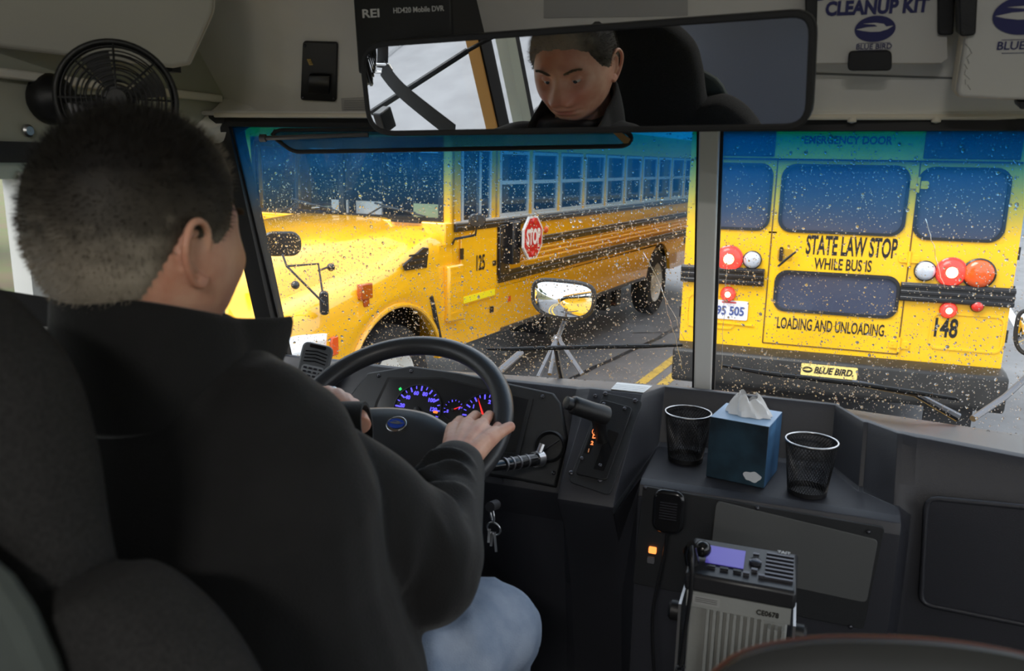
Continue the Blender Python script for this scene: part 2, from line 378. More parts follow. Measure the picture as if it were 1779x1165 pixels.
# door seams, hinges, handle
dx0, dx1 = B(1338, 440)[0], B(1583, 440)[0]-.01
g = G(); 
for a, b in (((dx0-.006, -.16), (dx0+.004, 1.37)), ((dx1-.006, -.16), (dx1+.004, 1.37)), ((dx0, -.165), (dx1, -.155))):
    g.prism(PB.poly([(a[0], a[1]), (b[0], a[1]), (b[0], b[1]), (a[0], b[1])], 0), PB.n*.004)
g.build('door_seam', mat('seam_dark', (.12, .06, .01), .6), b1)
for z in (.62, -.08, 1.2):
    g = G(); g.prism(PB.poly(rrect(.15, .06, .015, 3, dx1, z)), PB.n*.012); g.cyl(PB.p(dx1, z-.06, .014), PB.p(dx1, z+.06, .014), .013, seg=10)
    for q in (-.05, .05): g.cyl(PB.p(dx1+q, z, .01), PB.p(dx1+q, z, .018), .008, seg=8)
    g.build('hinge', M_yel2, b1)
hx, hz = B(1368, 445)
g = G(); g.prism(PB.poly(rrect(.12, .1, .02, 4, hx-.02, hz+.01), .002), -PB.n*.001); g.build('handle_patch', mat('handle_patch_yellow', (.5, .27, .01), .5), b1)  # flat patch in darker yellow; the recess exists only in the colour
g = G(); g.tube([PB.p(*B(1352, 462), .02), PB.p(*B(1365, 450), .05), PB.p(*B(1383, 436), .045)], [.009, .011, .009], 8); g.prism(PB.poly(rrect(.03, .12, .01, 3, *B(1357, 441))), PB.n*.02)
g.build('door_handle', M_busblk, b1)
text('STATE LAW STOP', 'lettering', PB, *B(1478, 430), .215, M_ink, b1, .40, .006)
text('WHILE BUS IS', 'lettering', PB, *B(1464, 461), .13, M_ink, b1, .56, .003)
text('LOADING AND UNLOADING', 'lettering', PB, *B(1441, 568), .135, M_ink, b1, .47, .003)
text('148', 'lettering', PB, *B(1641, 571), .21, M_ink, b1, .6, .006)
# lamps
M_redlit = mat('lit_red_lens', (.8, .02, .02), .2, emit=(1, .05, .03), estr=1.6); M_hot = mat('lit_bulb', (1, .5, .3), .3, emit=(1, .5, .25), estr=9)
M_red = mat('red_lens', (.62, .03, .02), .15, coat=.5); M_orange = mat('orange_red_lens', (.75, .1, .015), .15, coat=.5); M_clear = mat('clear_lens', (.55, .58, .64), .12, metal=.2)
def busl(px, py, r, m, name, hot=False):
    x, z = B(px, py); c = PB.p(x, z, 0)
    l = G(); l.lathe([(r*1.08, 0), (r*1.08, .018), (r*.98, .024)], c, PB.n, 28); o = l.build(name, M_busblk if not hot else M_red, b1)
    q = G(); q.lathe([(r*.98, .015), (r*.9, .04), (r*.6, .052), (r*.25, .056), (.001, .057)], c, PB.n, 28); q.build('lens', m, o, smooth=60)
    rg = G()
    for k in range(3): rr = r*(.3 + .25*k); rg.lathe([(rr-.004, .053-.003*k*k), (rr, .0565-.004*k*k), (rr+.004, .053-.003*k*k)], c, PB.n, 28)
    rg.build('lens_ribs', m, o)
    if hot: G().lathe([(r*.42, .05), (r*.36, .06), (r*.2, .064), (.001, .066)], c, PB.n, 20).build('bulb', M_hot, o)
busl(1267, 449, .108, M_redlit, 'brake_lamp', True); busl(1652, 472, .108, M_redlit, 'brake_lamp', True)
busl(1307, 451, .072, M_clear, 'reversing_lamp'); busl(1607, 470, .076, M_clear, 'reversing_lamp')
busl(1700, 475, .112, M_orange, 'turn_lamp'); busl(1265, 510, .06, M_redlit, 'tail_lamp', True); busl(1647, 538, .06, M_redlit, 'tail_lamp', True)
busl(1697, 531, .045, M_red, 'reflector')
G().prism(PB.poly([(-1.22, 1.0), (-1.20, 1.0), (-1.2, 1.3), (-1.22, 1.3)]), PB.n*.01).build('corner_seam', M_yel2, b1)
# rub rails with ridges
for x0, x1, z in ((-1.275, -.58, .4), (.47, 1.275, .36)):
    g = G(); g.bb(.5+x0, .5+x1, YB-.03, YB+.02, z-.075, z+.075)
    for k in (-.05, 0, .05): g.bb(.5+x0, .5+x1, YB-.045, YB-.02, z+k-.015, z+k+.015)
    g.build('rub_rail', M_busblk, b1, bevel=.006)
for xs in (xw0-.02, xw1-.005):
    for z in (.4, .7, .05): G().bb(xs, xs+.025, YB+.02, YB+L_, z-.05, z+.05).build('side_rail', M_busblk, b1)
# licence plate
px_, pz_ = B(1270, 538)
pl_ = G(); pl_.prism(PB.poly(rrect(.32, .165, .015, 3, px_-.02, pz_), .004), PB.n*.006); lp = pl_.build('licence_plate', mat('plate_white', (.72, .72, .76), .4), b1)
text('95 505', 'plate_number', PL(PB.p(0, 0, .012), PB.u, PB.v), px_-.005, pz_-.01, .105, mat('plate_blue', (.05, .08, .25), .5), b1, .8, .003)
G().prism(PB.poly(rrect(.12, .014, .004, 2, px_-.02, pz_+.066), .011), PB.n*.001).build('plate_caption', mat('plate_red', (.5, .05, .06), .5), b1)
G().prism(PB.poly([(px_-.25, pz_-.12), (px_+.2, pz_-.13), (px_+.2, pz_-.118), (px_-.25, pz_-.108)]), PB.n*.012).build('plate_lip', M_yel2, b1)
# recessed lamp housings outlines
for cx, cz, w, h in ((.98, .06, .52, .3), (-1.0, .08, .42, .3)):
    g = G(); g.ringp(PB.poly(rrect(w, h, .06, 5, cx, cz)), PB.poly(rrect(w-.03, h-.03, .05, 5, cx, cz)), PB.n*.008); g.build('pressed_panel', M_yel2, b1)
# bumper
g = G(); prof = [(YB+.1, -.2), (YB-.1, -.21), (YB-.2, -.235), (YB-.21, -.26), (YB-.2, -.5), (YB-.17, -.53), (YB+.1, -.53)]
prof = [(y + .0, z) for y, z in prof]
g.prism([(.5-1.28, y, z) for y, z in prof], (2.56, 0, 0)); g.build('bumper', M_bump, b1, bevel=.02)
bp = PL((.5, YB-.212, 0), (1, 0, 0), (0, 0, 1)); cx, cz = bp.px(1440, 645)
G().prism(bp.poly(rrect(.43, .1, .008, 2, cx, cz)), bp.n*.004).build('bumper_sticker', mat('sticker_yellow', (.8, .62, .2), .5), b1)
text('BLUE BIRD.', 'lettering', PL(bp.p(0, 0, .004), bp.u, bp.v), cx+.035, cz, .075, M_ink, b1, .82, .003, shear=.25)
def bird(parent, pl, x, y, w, m_oval, m_bird, h=.001, rim=None):
    """oval badge with a stylised bird in flight"""
    if rim: G().prism([pl.p(x + w*.58*math.cos(a), y + w*.4*math.sin(a), h-.0005) for a in np.linspace(0, 2*math.pi, 36, endpoint=False)], pl.n*.001).build('badge_rim', rim, parent)
    G().prism([pl.p(x + w*.5*math.cos(a), y + w*.33*math.sin(a), h) for a in np.linspace(0, 2*math.pi, 36, endpoint=False)], pl.n*.001).build('badge_oval', m_oval, parent)
    sh = [(-.46, .0), (-.2, .05), (.06, .06), (-.02, .11), (-.3, .14), (0, .155), (.2, .12), (.27, .05), (.44, .07), (.3, -.02), (.12, -.07), (-.1, -.07), (-.3, -.04)]
    G().prism([pl.p(x + a*w, y + b*w, h+.001) for a, b in sh], pl.n*.001).build('badge_bird', m_bird, parent)
bird(b1, bp, cx-.165, cz, .08, M_ink, mat('sticker_yellow'), .004)
# wheels and exhaust under the tail
for xs in (xw0+.18, xw1-.45):
    G().lathe([(.3, 0), (.48, .0), (.5, .05), (.5, .22), (.48, .27), (.3, .27)], (xs, YB+2.9, -.5), (1, 0, 0), 36).build('wheel', M_tyre, b1)
    G().lathe([(.001, .06), (.28, .06), (.31, .0), (.31, .27), (.28, .2), (.001, .2)], (xs, YB+2.9, -.5), (1, 0, 0), 24).build('rim', M_white, b1)
G().bb(.5-1.1, .5+1.1, YB+.1, YB+9, -.6, -.38).build('chassis', M_bump, b1)
G().bb(.5-.95, .5-.7, YB-.02, YB+.02, -.76, -.55).build('mud_flap', M_rubber, b1)
G().bb(.5+.75, .5+1.1, YB-.02, YB+.02, -.76, -.55).build('mud_flap', M_rubber, b1)

# ------------------------------------------------------------------ oncoming bus (125): local x across, y to its tail, z above road
A125 = np.array([-1.865, 12.633, -1.0]); ang = -math.atan2(.1406, .9901)
b2 = thing('school_bus', tuple(A125), 'yellow school bus with hood beside us, number 125 and stop sign arm', 'bus', rz=ang)
cA, sA = math.cos(ang), math.sin(ang)
R2 = np.array([[cA, -sA, 0], [sA, cA, 0], [0, 0, 1]])
P2 = PL(A125 + [0, 0, 0], R2 @ [0, 1, 0], (0, 0, 1))   # side plane: u towards tail, normal outward (+x local)
def S2(px, py): return P2.px(px, py)
class L2(G):
    def bld(s, name, m, parent=None, **k): return s.build(name, m, parent or b2, local=True, **k)
WB = 2.42; TAIL = 3.7; CAB = -6.12
g = L2()
for x0, x1 in ((-.05, 0), (-WB, -WB+.05)):
    g.bb(x0, x1, CAB, TAIL, 1.2 if 0 else .65+.45, 1.78); g.bb(x0, x1, CAB+.0, TAIL, 2.43, 2.72)
    for s0, s1 in ((CAB, -5.98), (-5.42, -5.3)): g.bb(x0, x1, s0, s1, 1.78, 2.43)
    for k in range(13): g.bb(x0, x1, -5.3 + k*.711 - .045, -5.3 + k*.711 + .045, 1.78, 2.43)
g.bb(-WB, 0, TAIL-.05, TAIL, .65, 2.72)
# lower skirt with the rear wheel arch cut out
def skirt(x0, x1):
    pts = [(CAB, .65), (CAB, 1.1), (TAIL, 1.1), (TAIL, .65)]
    pts += [(s_, .65) for s_ in (.62,)] + [(.62*math.cos(a), .5 + .62*math.sin(a)) for a in np.linspace(.25, math.pi-.25, 14)] + [(-.62, .65)]
    return [(x0, a, b) for a, b in pts]
q = skirt(0, 0); g.prism(q, (-.05, 0, 0)); g.prism([(-WB, b, c) for a, b, c in q], (.05, 0, 0))
g.bld('body_side', M_yel)
g = L2(); rows = []
for y in (CAB-.02, TAIL):
    rows.append([(-WB/2 + (WB/2)*c, y, 2.7 + .38*s_) for c, s_ in arc])
g.grid(rows); g.prism(rows[0], (0, .03, 0)); g.prism(rows[1], (0, -.03, 0)); g.bld('roof', M_yel, smooth=60, fixn=True)
L2().bb(-WB+.05, -.05, CAB+.05, TAIL-.05, 1.0, 1.05).bld('bus_floor', M_busblk)
for k in range(9):
    for xx in (-.55, -1.85): L2().box((xx, -4.9 + k*.95, 1.5), (.85, .12, .95)).bld('seat', M_seatblk, bevel=.05)
# passenger windows: frame, mid rail, panes
def win125(s0, s1, x, parent_name='passenger_window', z0=1.79, z1=2.42, mid=2.12):
    f = L2(); f.ringp([(x, s0, z0), (x, s1, z0), (x, s1, z1), (x, s0, z1)], [(x, s0+.03, z0+.035), (x, s1-.03, z0+.035), (x, s1-.03, z1-.03), (x, s0+.03, z1-.03)], (-.03, 0, 0))
    if mid: f.bb(x-.025, x+.004, s0+.02, s1-.02, mid-.018, mid+.018)
    o = f.bld(parent_name, M_alu, fixn=True)
    L2().bb(x-.02, x-.015, s0+.03, s1-.03, z0+.03, z1-.02).bld('pane', M_tint, o); return o
for k in range(12):
    s0 = -5.3 + k*.711 + .045; s1 = s0 + .62
    win125(s0, s1, .008); win125(s0, s1, -WB+.022)
win125(-5.97, -5.43, .008, 'driver_window', 1.76, 2.44, 0); win125(-5.97, -5.43, -WB+.022, 'driver_window', 1.76, 2.44, 0)
g = L2(); g.bb(.0, .012, -5.66, -5.63, 1.79, 2.4); g.bld('window_divider', M_alu)
# rub rails and pressed ribs
for z, h in ((1.735, .035), (1.5, .045), (1.2, .055)):
    s0 = -5.28; g = L2(); g.bb(0, .03, s0 if z < 1.7 else -6.1, TAIL, z-h, z+h); g.bb(.03, .04, s0 if z < 1.7 else -6.1, TAIL, z-.012, z+.012); g.bld('rub_rail', M_busblk, bevel=.006)
for z in (1.305, 1.36, 1.415): L2().bb(0, .022, -5.28, TAIL, z-.013, z+.013).bld('body_rib', M_yel, bevel=.006)
L2().bb(-.01, .02, -6.1, TAIL, 1.775, 1.79).bld('window_sill', M_alu)
L2().bb(.0, .015, -5.2, -.7, .64, .68).bld('skirt_edge', M_dmetal)
text('125', 'lettering', P2, *[S2(831, 457)[0], S2(831, 457)[1]], .2, M_ink, b2, .62, .004, h=.022)
# driver-side service door with hinges and yellow reflective strip
a_, b_ = S2(797, 400), S2(866, 508)
g = L2(); s0, s1 = -6.0, -5.33
g.prism([(0, s0, 1.02), (0, s1, 1.02), (0, s1, 1.72), (0, s0+.28, 1.72), (0, s0+.2, 1.66), (0, s0, 1.66)], (.018, 0, 0)); g.bld('driver_door', M_yel, bevel=.006, fixn=True)
for z in (1.12, 1.5): L2().bb(.018, .035, s0-.02, s0+.02, z-.05, z+.05).bld('hinge', M_busblk)
L2().bb(.018, .026, s0+.02, s1-.04, 1.04, 1.1).bld('reflective_strip', mat('reflective_yellow', (.95, .8, .02), .3))
L2().bb(.018, .03, s1-.08, s1-.03, 1.33, 1.38).bld('door_latch', M_busblk)
for z in (.9,): L2().bb(0, .02, s1-.1, s1-.05, z-.03, z+.03).bld('door_latch', M_busblk)
L2().bb(0, .004, s1+.28, s1+.34, .92, .98).bld('marker_spot', M_orange)
# step/heat shield behind the fender
g = L2(); g.prism([(0, -6.28, .92), (.0, -6.02, .9), (.0, -6.02, 1.42), (0, -6.28, 1.42)], (.07, 0, 0)); g.bld('side_box', M_yel, bevel=.02, fixn=True)
for k in range(5): L2().bb(.07, .075, -6.25, -6.05, .98+k*.09, 1.0+k*.09).bld('box_rib', M_yel)
# stop sign arm
so = S2(912, 408); sp = PL(A125, R2 @ unit([-.35, 1, 0]), (0, 0, 1))
scn = A125 + R2 @ np.array([.16, -4.82, 1.57]); sp = PL(scn, R2 @ unit([0, 1, 0]), (0, 0, 1))
def octa(pl, r, h): return [pl.p(r*math.cos(math.radians(22.5 + 45*i)), r*math.sin(math.radians(22.5 + 45*i)), h) for i in range(8)]
G().prism(octa(sp, .235, 0), -sp.n*.02).build('stop_sign', mat('sign_white', (.8, .8, .8), .4), b2)
G().prism(octa(sp, .21, .0), sp.n*.003).build('stop_sign_face', mat('sign_red', (.55, .01, .015), .4), b2)
text('STOP', 'lettering', sp, 0, 0, .21, mat('sign_white'), b2, .62, .009, h=.004)
for z in (.17, -.17): G().lathe([(.035, .003), (.03, .02), (.001, .024)], sp.p(0, z), sp.n, 16).build('flasher', M_red, b2)
g = L2(); g.bb(.01, .135, -5.0, -4.9, 1.5, 1.64); g.bb(.0, .1, -5.14, -4.98, 1.32, 1.74); g.bld('stop_arm', M_busblk, bevel=.01)
L2().bb(0, .04, -5.3, -5.1, 1.22, 1.72).bld('arm_mount', M_busblk, bevel=.01)
L2().ball((.01, -4.2, 1.6), (.02, .05, .035)).bld('marker_lamp', M_orange)
# cab front: windshield, pillars, cowl
g = L2(); y0 = CAB
g.bb(-WB, 0, y0-.02, y0+.03, 2.48, 2.75); g.bb(-.1, 0, y0-.02, y0+.05, 1.7, 2.5); g.bb(-WB, -WB+.1, y0-.02, y0+.05, 1.7, 2.5)
g.bb(-WB, 0, y0-.12, y0+.05, 1.55, 1.79); g.bb(-WB, 0, y0-.02, y0+.03, .7, 1.6); g.bld('cab_front', M_yel, bevel=.015)
g = L2(); g.ringp([(-.08, y0-.03, 1.77), (-WB+.08, y0-.03, 1.77), (-WB+.08, y0-.03, 2.52), (-.08, y0-.03, 2.52)], [(-.13, y0-.03, 1.82), (-WB+.13, y0-.03, 1.82), (-WB+.13, y0-.03, 2.48), (-.13, y0-.03, 2.48)], (0, .04, 0))
g.bb(-WB/2-.03, -WB/2+.03, y0-.035, y0+.0, 1.78, 2.52); wsf = g.bld('windshield_gasket', M_rubber, fixn=True)
M_ws2 = mat('front_bus_glass', (.03, .035, .045), .04, spec=.6, alpha=.2)
for x0, x1 in ((-WB+.12, -WB/2-.03), (-WB/2+.03, -.12)): L2().bb(x0, x1, y0-.015, y0-.01, 1.81, 2.49).bld('pane', M_ws2, wsf)
L2().bb(-WB+.1, -.1, y0+.05, y0+.4, 1.6, 1.8).bld('dashboard', M_seatblk, bevel=.03)
M_paper = mat('paper', (.8, .82, .82), .6)
for x, w, m in ((-1.0, .3, M_paper), (-1.35, .2, M_paper), (-.32, .34, mat('pale_green_paper', (.62, .7, .38), .6))): L2().box((x, y0+.12, 1.87), (w, .02, .12)).bld('paper', m)
g = L2(); g.tube([(-.42+.19*math.cos(a), y0+.3+.05*math.sin(a), 1.98+.17*math.sin(a)) for a in np.linspace(0, 2*math.pi, 24, endpoint=False)], .015, 8, closed=True); g.bld('steering_wheel', M_busblk)
for xa, xb in ((-1.95, -1.2), (-.95, -.25)):
    g = L2(); g.tube([(xa, y0-.1, 1.77), (xa+.25, y0-.09, 1.9), (xb-.1, y0-.06, 1.86)], .008, 6); g.tube([(xa+.15, y0-.06, 1.93), (xb, y0-.06, 1.83)], .01, 6); g.bb(xb-.3, xb, y0-.16, y0-.1, 1.775, 1.795); g.bld('wiper', M_rubber)
# hood and fenders as one pressed surface
def zc(s): return float(np.interp(s, [-8.36, -8.345, -8.2, -7.9, -7.4, -6.7, -6.15], [.85, 1.34, 1.46, 1.56, 1.67, 1.75, 1.79]))
def zf(s): return float(np.interp(s, [-8.36, -8.34, -8.15, -7.9, -7.5, -7.0, -6.55, -6.4, -6.2], [.8, 1.2, 1.25, 1.31, 1.39, 1.5, 1.64, 1.68, 1.69]))
def sec(s):
    c, f = zc(s), zf(s); f = min(f, c-.02); half = WB/2
    k = float(np.interp(s, [-8.36, -8.0, -7.4, -6.3], [.3, .26, .2, .06])); o = float(np.interp(s, [-8.36, -8.2, -7.9, -7.5], [.16, .07, .015, 0]))
    pr = [(half, c+.015), (half-.5, c+.01), (.62, c-.01), (.5, c-.04), (k+.14, (c+f)/2+.02), (k+.07, f+.02), (k*.6+.03, f), (.05+o, f-.03), (.012+o, f-.09), (o, f-.17)]
    arch = .5 + math.sqrt(max(.66**2 - (s+6.97)**2, 0)) if abs(s+6.97) < .66 else .62
    arch = max(arch, .62); zt_ = f-.17
    arch = min(arch, zt_-.02)
    for t in (.25, .5, .75, 1): pr.append((o - .0 + .02*math.sin(math.pi*t)*(-1), zt_ + (arch - zt_)*t))
    pr.append((o + .06, arch - .002))
    return pr
ss = np.concatenate([np.linspace(-8.36, -8.1, 6), np.linspace(-8.0, -7.66, 5), np.linspace(-7.64, -6.3, 30), [-6.2, -6.12]])
g = L2(); rows = []
for s_ in ss:
    pr = sec(float(s_)); L = [(-a, s_, b) for a, b in pr]; Rr = [(-WB + a, s_, b) for a, b in pr]
    rows.append(L[::-1] + Rr[1:])
g.grid(rows); n_ = len(rows[0]); g.f.append(tuple(range(n_)))
g.bld('hood', M_yel, smooth=50, fixn=True)
for xo in (0, -WB):  # arch lips
    g = L2(); sg = 1 if xo == 0 else -1
    g.tube([(xo + sg*.012, -6.97 + .67*math.cos(a), .5 + .67*math.sin(a)) for a in np.linspace(.2, math.pi-.2, 20)], .022, 8); g.bld('arch_lip', M_yel)
L2().bb(-WB+.3, -.3, -8.0, -6.2, .7, 1.2).bld('engine_bay', M_busblk)
g = L2(); g.bb(-.06, .0, -6.34, -6.12, .6, 1.6); g.bld('cowl_side', M_yel)
# hood side vent, marker, headlamp, grille, bumper
g = L2(); pv = [(-.035, a, b) for a, b in ((-6.9, 1.49), (-6.86, 1.44), (-6.55, 1.43), (-6.52, 1.6), (-6.6, 1.61))]
g.prism([(.0, b, c) for a, b, c in pv], (.02, 0, 0)); v_ = g.bld('hood_vent', M_busblk, bevel=.008, fixn=True)
for k in range(3): L2().bb(.02, .026, -6.82, -6.56, 1.46+k*.045, 1.475+k*.045).bld('vent_slat', M_rubber, v_)
g = L2(); g.bb(-.02, .03, -7.45, -7.31, 1.28, 1.4); g.bb(-.01, .02, -7.4, -7.34, 1.22, 1.28); g.bld('marker_lamp', mat('amber_brown_lens', (.4, .07, .01), .15, coat=.5), bevel=.01)
hl = L2(); hl.grid([[(-.03 + .0, -7.72, .9), (-.03, -7.72, 1.07)], [(.01, -7.86, .88), (.01, -7.86, 1.1)], [(-.02, -8.08, .86), (-.02, -8.08, 1.12)], [(-.1, -8.28, .86), (-.1, -8.28, 1.1)], [(-.3, -8.42, .86), (-.3, -8.42, 1.08)], [(-.55, -8.45, .86), (-.55, -8.45, 1.05)]])
m_ = hl.bld('headlamp', mat('headlamp_lens', (.85, .87, .9), .1, metal=.35), smooth=80, fixn=True)
sol = m_.modifiers.new('s', 'SOLIDIFY'); sol.thickness = .03
L2().bb(-.0, .025, -7.8, -7.72, .92, 1.06).bld('corner_marker', M_orange, bevel=.01)
for k in range(5): L2().bb(-WB+.36, -.36 if k > 1 else -.62, -8.41, -8.33, .93+k*.07, .965+k*.07).bld('grille_slot', M_busblk, bevel=.01)
g = L2(); g.bb(-WB-.02, .02, -8.62, -8.4, .48, .76); g.bld('bumper', M_bump, bevel=.04)
for (sx, sy) in ((0, -6.97), (0, 0), (-WB+.3, -6.97), (-WB+.3, 0)):
    g = L2(); g.lathe([(.3, -.02), (.47, -.02), (.5, -.07), (.5, -.24), (.47, -.28), (.3, -.28)], (sx, sy, .5), (1, 0, 0), 40); w = g.bld('wheel', M_tyre)
    g = L2(); g.lathe([(.3, -.03), (.28, -.05), (.25, -.14), (.14, -.15), (.1, -.06), (.001, -.05)] if sx == 0 else [(.3, -.28), (.25, -.2), (.1, -.2), (.001, -.26)], (sx, sy, .5), (1, 0, 0), 32); g.bld('rim', M_steel, w)
L2().bb(-WB+.4, -.4, -8.2, TAIL-.2, .5, .75).bld('chassis', M_bump)
L2().bb(-.6, -.1, -3.9, -3.0, .35, .64).bld('fuel_tank', M_busblk, bevel=.03)
for x in (-.35, -2.1):
    for y in (-2.0, -1.6): L2().bb(x-.25, x+.25, y, y+.2, .35, .62).bld('battery_box', M_bump)
# front crossview mirrors on their arms
def pxp(px, py, x): # point on the plane local x = const of bus 125
    o = A125 + R2@np.array([x, 0, 0]); return onpl(px, py, o, R2@np.array([1, 0, 0]))
def mir(name, px, py, x, w, h):
    c = pxp(px, py, x); n = unit(CAM - c); pl = PL(c, np.cross((0, 0, 1), n), (0, 0, 1)); 
    G().prism(pl.poly(rrect(w, h, min(w, h)*.42, 6)), -pl.n*.06).build(name, M_busblk, b2, bevel=.012)
    return c
c1 = mir('hood_mirror', 490, 424, -.2, .26, .17); c2 = mir('convex_mirror', 563, 527, .05, .065, .17); c3 = mir('side_mirror', 829, 383, .25, .15, .12)
g = G()
g.tube([c1 - [0, 0, .07], pxp(498, 462, -.15), c2], .009, 6); g.tube([pxp(500, 462, -.15), pxp(553, 458, -.05), pxp(560, 505, .0)], .009, 6); g.tube([pxp(553, 470, -.05), pxp(575, 462, -.05)], .008, 6)
g.build('mirror_arm', M_busblk, b2)
for p in ((575, 464), (513, 495)): G().ball(pxp(*p, -.05), .03).build('arm_clamp', M_busblk, b2)
g = G(); g.tube([c3, pxp(826, 408, .15), pxp(790, 415, .05), pxp(786, 424, .0)], .012, 6); g.tube([c3, pxp(829, 300, .2), pxp(812, 277, .05)], .01, 6); g.build('side_mirror_arm', M_busblk, b2)
g = L2(); g.tube([(.02, -6.5, 1.18), (.02, -6.44, 1.02), (.02, -6.36, .78)], .022, 6); g.bld('hood_latch', M_rubber)
# ------------------------------------------------------------------ our bus: shell
def gy(x): return 1.75 - .16*abs(x)                 # windshield foot line (shallow V)
def gt(x): return 1.55 - .119*abs(x)                # windshield head line
ZB, ZT = .80, 1.40
def gp(x, z):                                       # point on the glass
    t = (z - .845)/(1.381 - .845); return np.array([x, gy(x)*(1-t) + gt(x)*t, z])
G_ = G
XW = 1.0
struct(G().bb(-1.1, 1.1, -6, 1.62, -.06, 0), 'floor', M_rubber)
struct(G().bb(-1.1, 1.1, -6, 1.35, 1.95, 2.0), 'ceiling', M_liner)
struct(G().bb(-1.1, 1.1, -6.05, -6, 0, 1.95), 'wall_back', M_liner)
M_sidew = mat('side_wall_paint', (.42, .43, .37), .5, noise=.08, nscale=5)
# left wall: below the windows, above the windows, posts between them
g = G(); g.bb(-1.06, -XW, -6, 1.60, -.0, .76); g.bb(-1.06, -XW, -6, 1.46, 1.335, 1.95)
struct(g, 'wall_left', M_sidew)
g = G(); g.bb(XW, 1.06, -6, 1.60, -.0, .76); g.bb(XW, 1.06, -6, 1.46, 1.335, 1.95)
for y in (-5.9, -4.9, -3.9, -2.9, -1.9, -.9, .1, 1.0): g.bb(XW, 1.06, y-.05, y+.05, .76, 1.34)
struct(g, 'wall_right', M_sidew)
for i, y in enumerate((-5.9, -4.9, -3.9, -2.9, -1.9, -.9)): struct(G().bb(-1.06, -XW, y-.04, y+.04, .76, 1.34), 'window_post', M_sidew)
struct(G().bb(-1.05, -.985, -5.9, 1.44, 1.305, 1.337), 'trim_1', M_rubber)
# driver's sliding window (behind the head)
wf = G()
wf.ringp([(-.995, .02, .76), (-.995, 1.42, .76), (-.995, 1.42, 1.306), (-.995, .02, 1.306)], [(-.995, .07, .79), (-.995, 1.37, .79), (-.995, 1.37, 1.28), (-.995, .07, 1.28)], (-.04, 0, 0))
w3 = struct(wf, 'window_3', mat('pale_window_frame', (.45, .48, .4), .4, metal=.2), fixn=True)
G().bb(-1.03, -.99, .955, .985, .78, 1.29).build('window_sash', M_steel, w3)
G().bb(-1.03, -.985, .16, .215, .78, 1.29).build('window_sash', M_rubber, w3)
G().bb(-1.03, -.99, .218, .225, .78, 1.29).build('sash_edge', mat('sash_orange', (.5, .25, .06), .5), w3)
gk = G(); gk.ringp([(-1.0, *p) for p in rrect(.36, .5, .06, 5, 1.175, 1.03)], [(-1.0, *p) for p in rrect(.335, .475, .05, 5, 1.175, 1.03)], (-.02, 0, 0)); gk.build('window_gasket', M_rubber, w3, fixn=True)
# glass materials
def glass_mat(name, tint_top=None):
    m = bpy.data.materials.new(name); m.use_nodes = True; nt = m.node_tree; nt.nodes.clear()
    out = nt.nodes.new('ShaderNodeOutputMaterial'); tr = nt.nodes.new('ShaderNodeBsdfTransparent'); gl = nt.nodes.new('ShaderNodeBsdfGlossy'); gl.inputs['Roughness'].default_value = .02
    lw = nt.nodes.new('ShaderNodeLayerWeight'); lw.inputs[0].default_value = .5; pw = nt.nodes.new('ShaderNodeMath'); pw.operation = 'POWER'; pw.inputs[1].default_value = 5
    fr = nt.nodes.new('ShaderNodeMath'); fr.operation = 'MULTIPLY_ADD'; fr.inputs[1].default_value = .8; fr.inputs[2].default_value = .02; nt.links.new(lw.outputs['Facing'], pw.inputs[0]); nt.links.new(pw.outputs[0], fr.inputs[0]); mx = nt.nodes.new('ShaderNodeMixShader')
    nt.links.new(fr.outputs[0], mx.inputs[0]); nt.links.new(tr.outputs[0], mx.inputs[1]); nt.links.new(gl.outputs[0], mx.inputs[2])
    tr.inputs[0].default_value = (.96, .97, .97, 1); last = mx.outputs[0]
    if tint_top:
        tc = nt.nodes.new('ShaderNodeTexCoord'); sx = nt.nodes.new('ShaderNodeSeparateXYZ'); r = nt.nodes.new('ShaderNodeValToRGB')
        mr = nt.nodes.new('ShaderNodeMapRange'); mr.inputs[1].default_value = tint_top[0]; mr.inputs[2].default_value = tint_top[1]
        nt.links.new(tc.outputs['Object'], sx.inputs[0]); nt.links.new(sx.outputs['Z'], mr.inputs[0]); nt.links.new(mr.outputs[0], r.inputs[0])
        e = r.color_ramp.elements; e[0].position = 0; e[0].color = (.96, .97, .97, 1); e[1].position = 1; e[1].color = (.03, .32, .56, 1)
        q = e.new(.35); q.color = (.62, .8, .9, 1); q = e.new(.7); q.color = (.24, .52, .74, 1)
        nt.links.new(r.outputs[0], tr.inputs[0])
        # the tint band also scatters a little blue light
        df = nt.nodes.new('ShaderNodeBsdfTranslucent'); df.inputs[0].default_value = (.02, .28, .62, 1); m2 = nt.nodes.new('ShaderNodeMixShader')
        mm = nt.nodes.new('ShaderNodeMath'); mm.operation = 'MULTIPLY'; mm.inputs[1].default_value = .2
        nt.links.new(mr.outputs[0], mm.inputs[0]); nt.links.new(mm.outputs[0], m2.inputs[0]); nt.links.new(last, m2.inputs[1]); nt.links.new(df.outputs[0], m2.inputs[2]); last = m2.outputs[0]
    nt.links.new(last, out.inputs[0]); return m
M_pane = glass_mat('window_glass'); M_wind = glass_mat('windshield_glass', (1.2, 1.37))
G().bb(-1.032, -1.028, .07, 1.37, .79, 1.28).build('pane', M_pane, w3)
for i, (y0, y1) in enumerate(((-5.86, -4.94), (-4.86, -3.94), (-3.86, -2.94), (-2.86, -1.94), (-1.86, -.94), (-.86, .02))):
    f = G(); f.ringp([(-1.0, y0, .76), (-1.0, y1, .76), (-1.0, y1, 1.31), (-1.0, y0, 1.31)], [(-1.0, y0+.03, .79), (-1.0, y1-.03, .79), (-1.0, y1-.03, 1.28), (-1.0, y0+.03, 1.28)], (-.03, 0, 0))
    o = struct(f, f'window_{i+4}', M_rubber, fixn=True); G().bb(-1.022, -1.018, y0+.03, y1-.03, .79, 1.28).build('pane', M_pane, o)
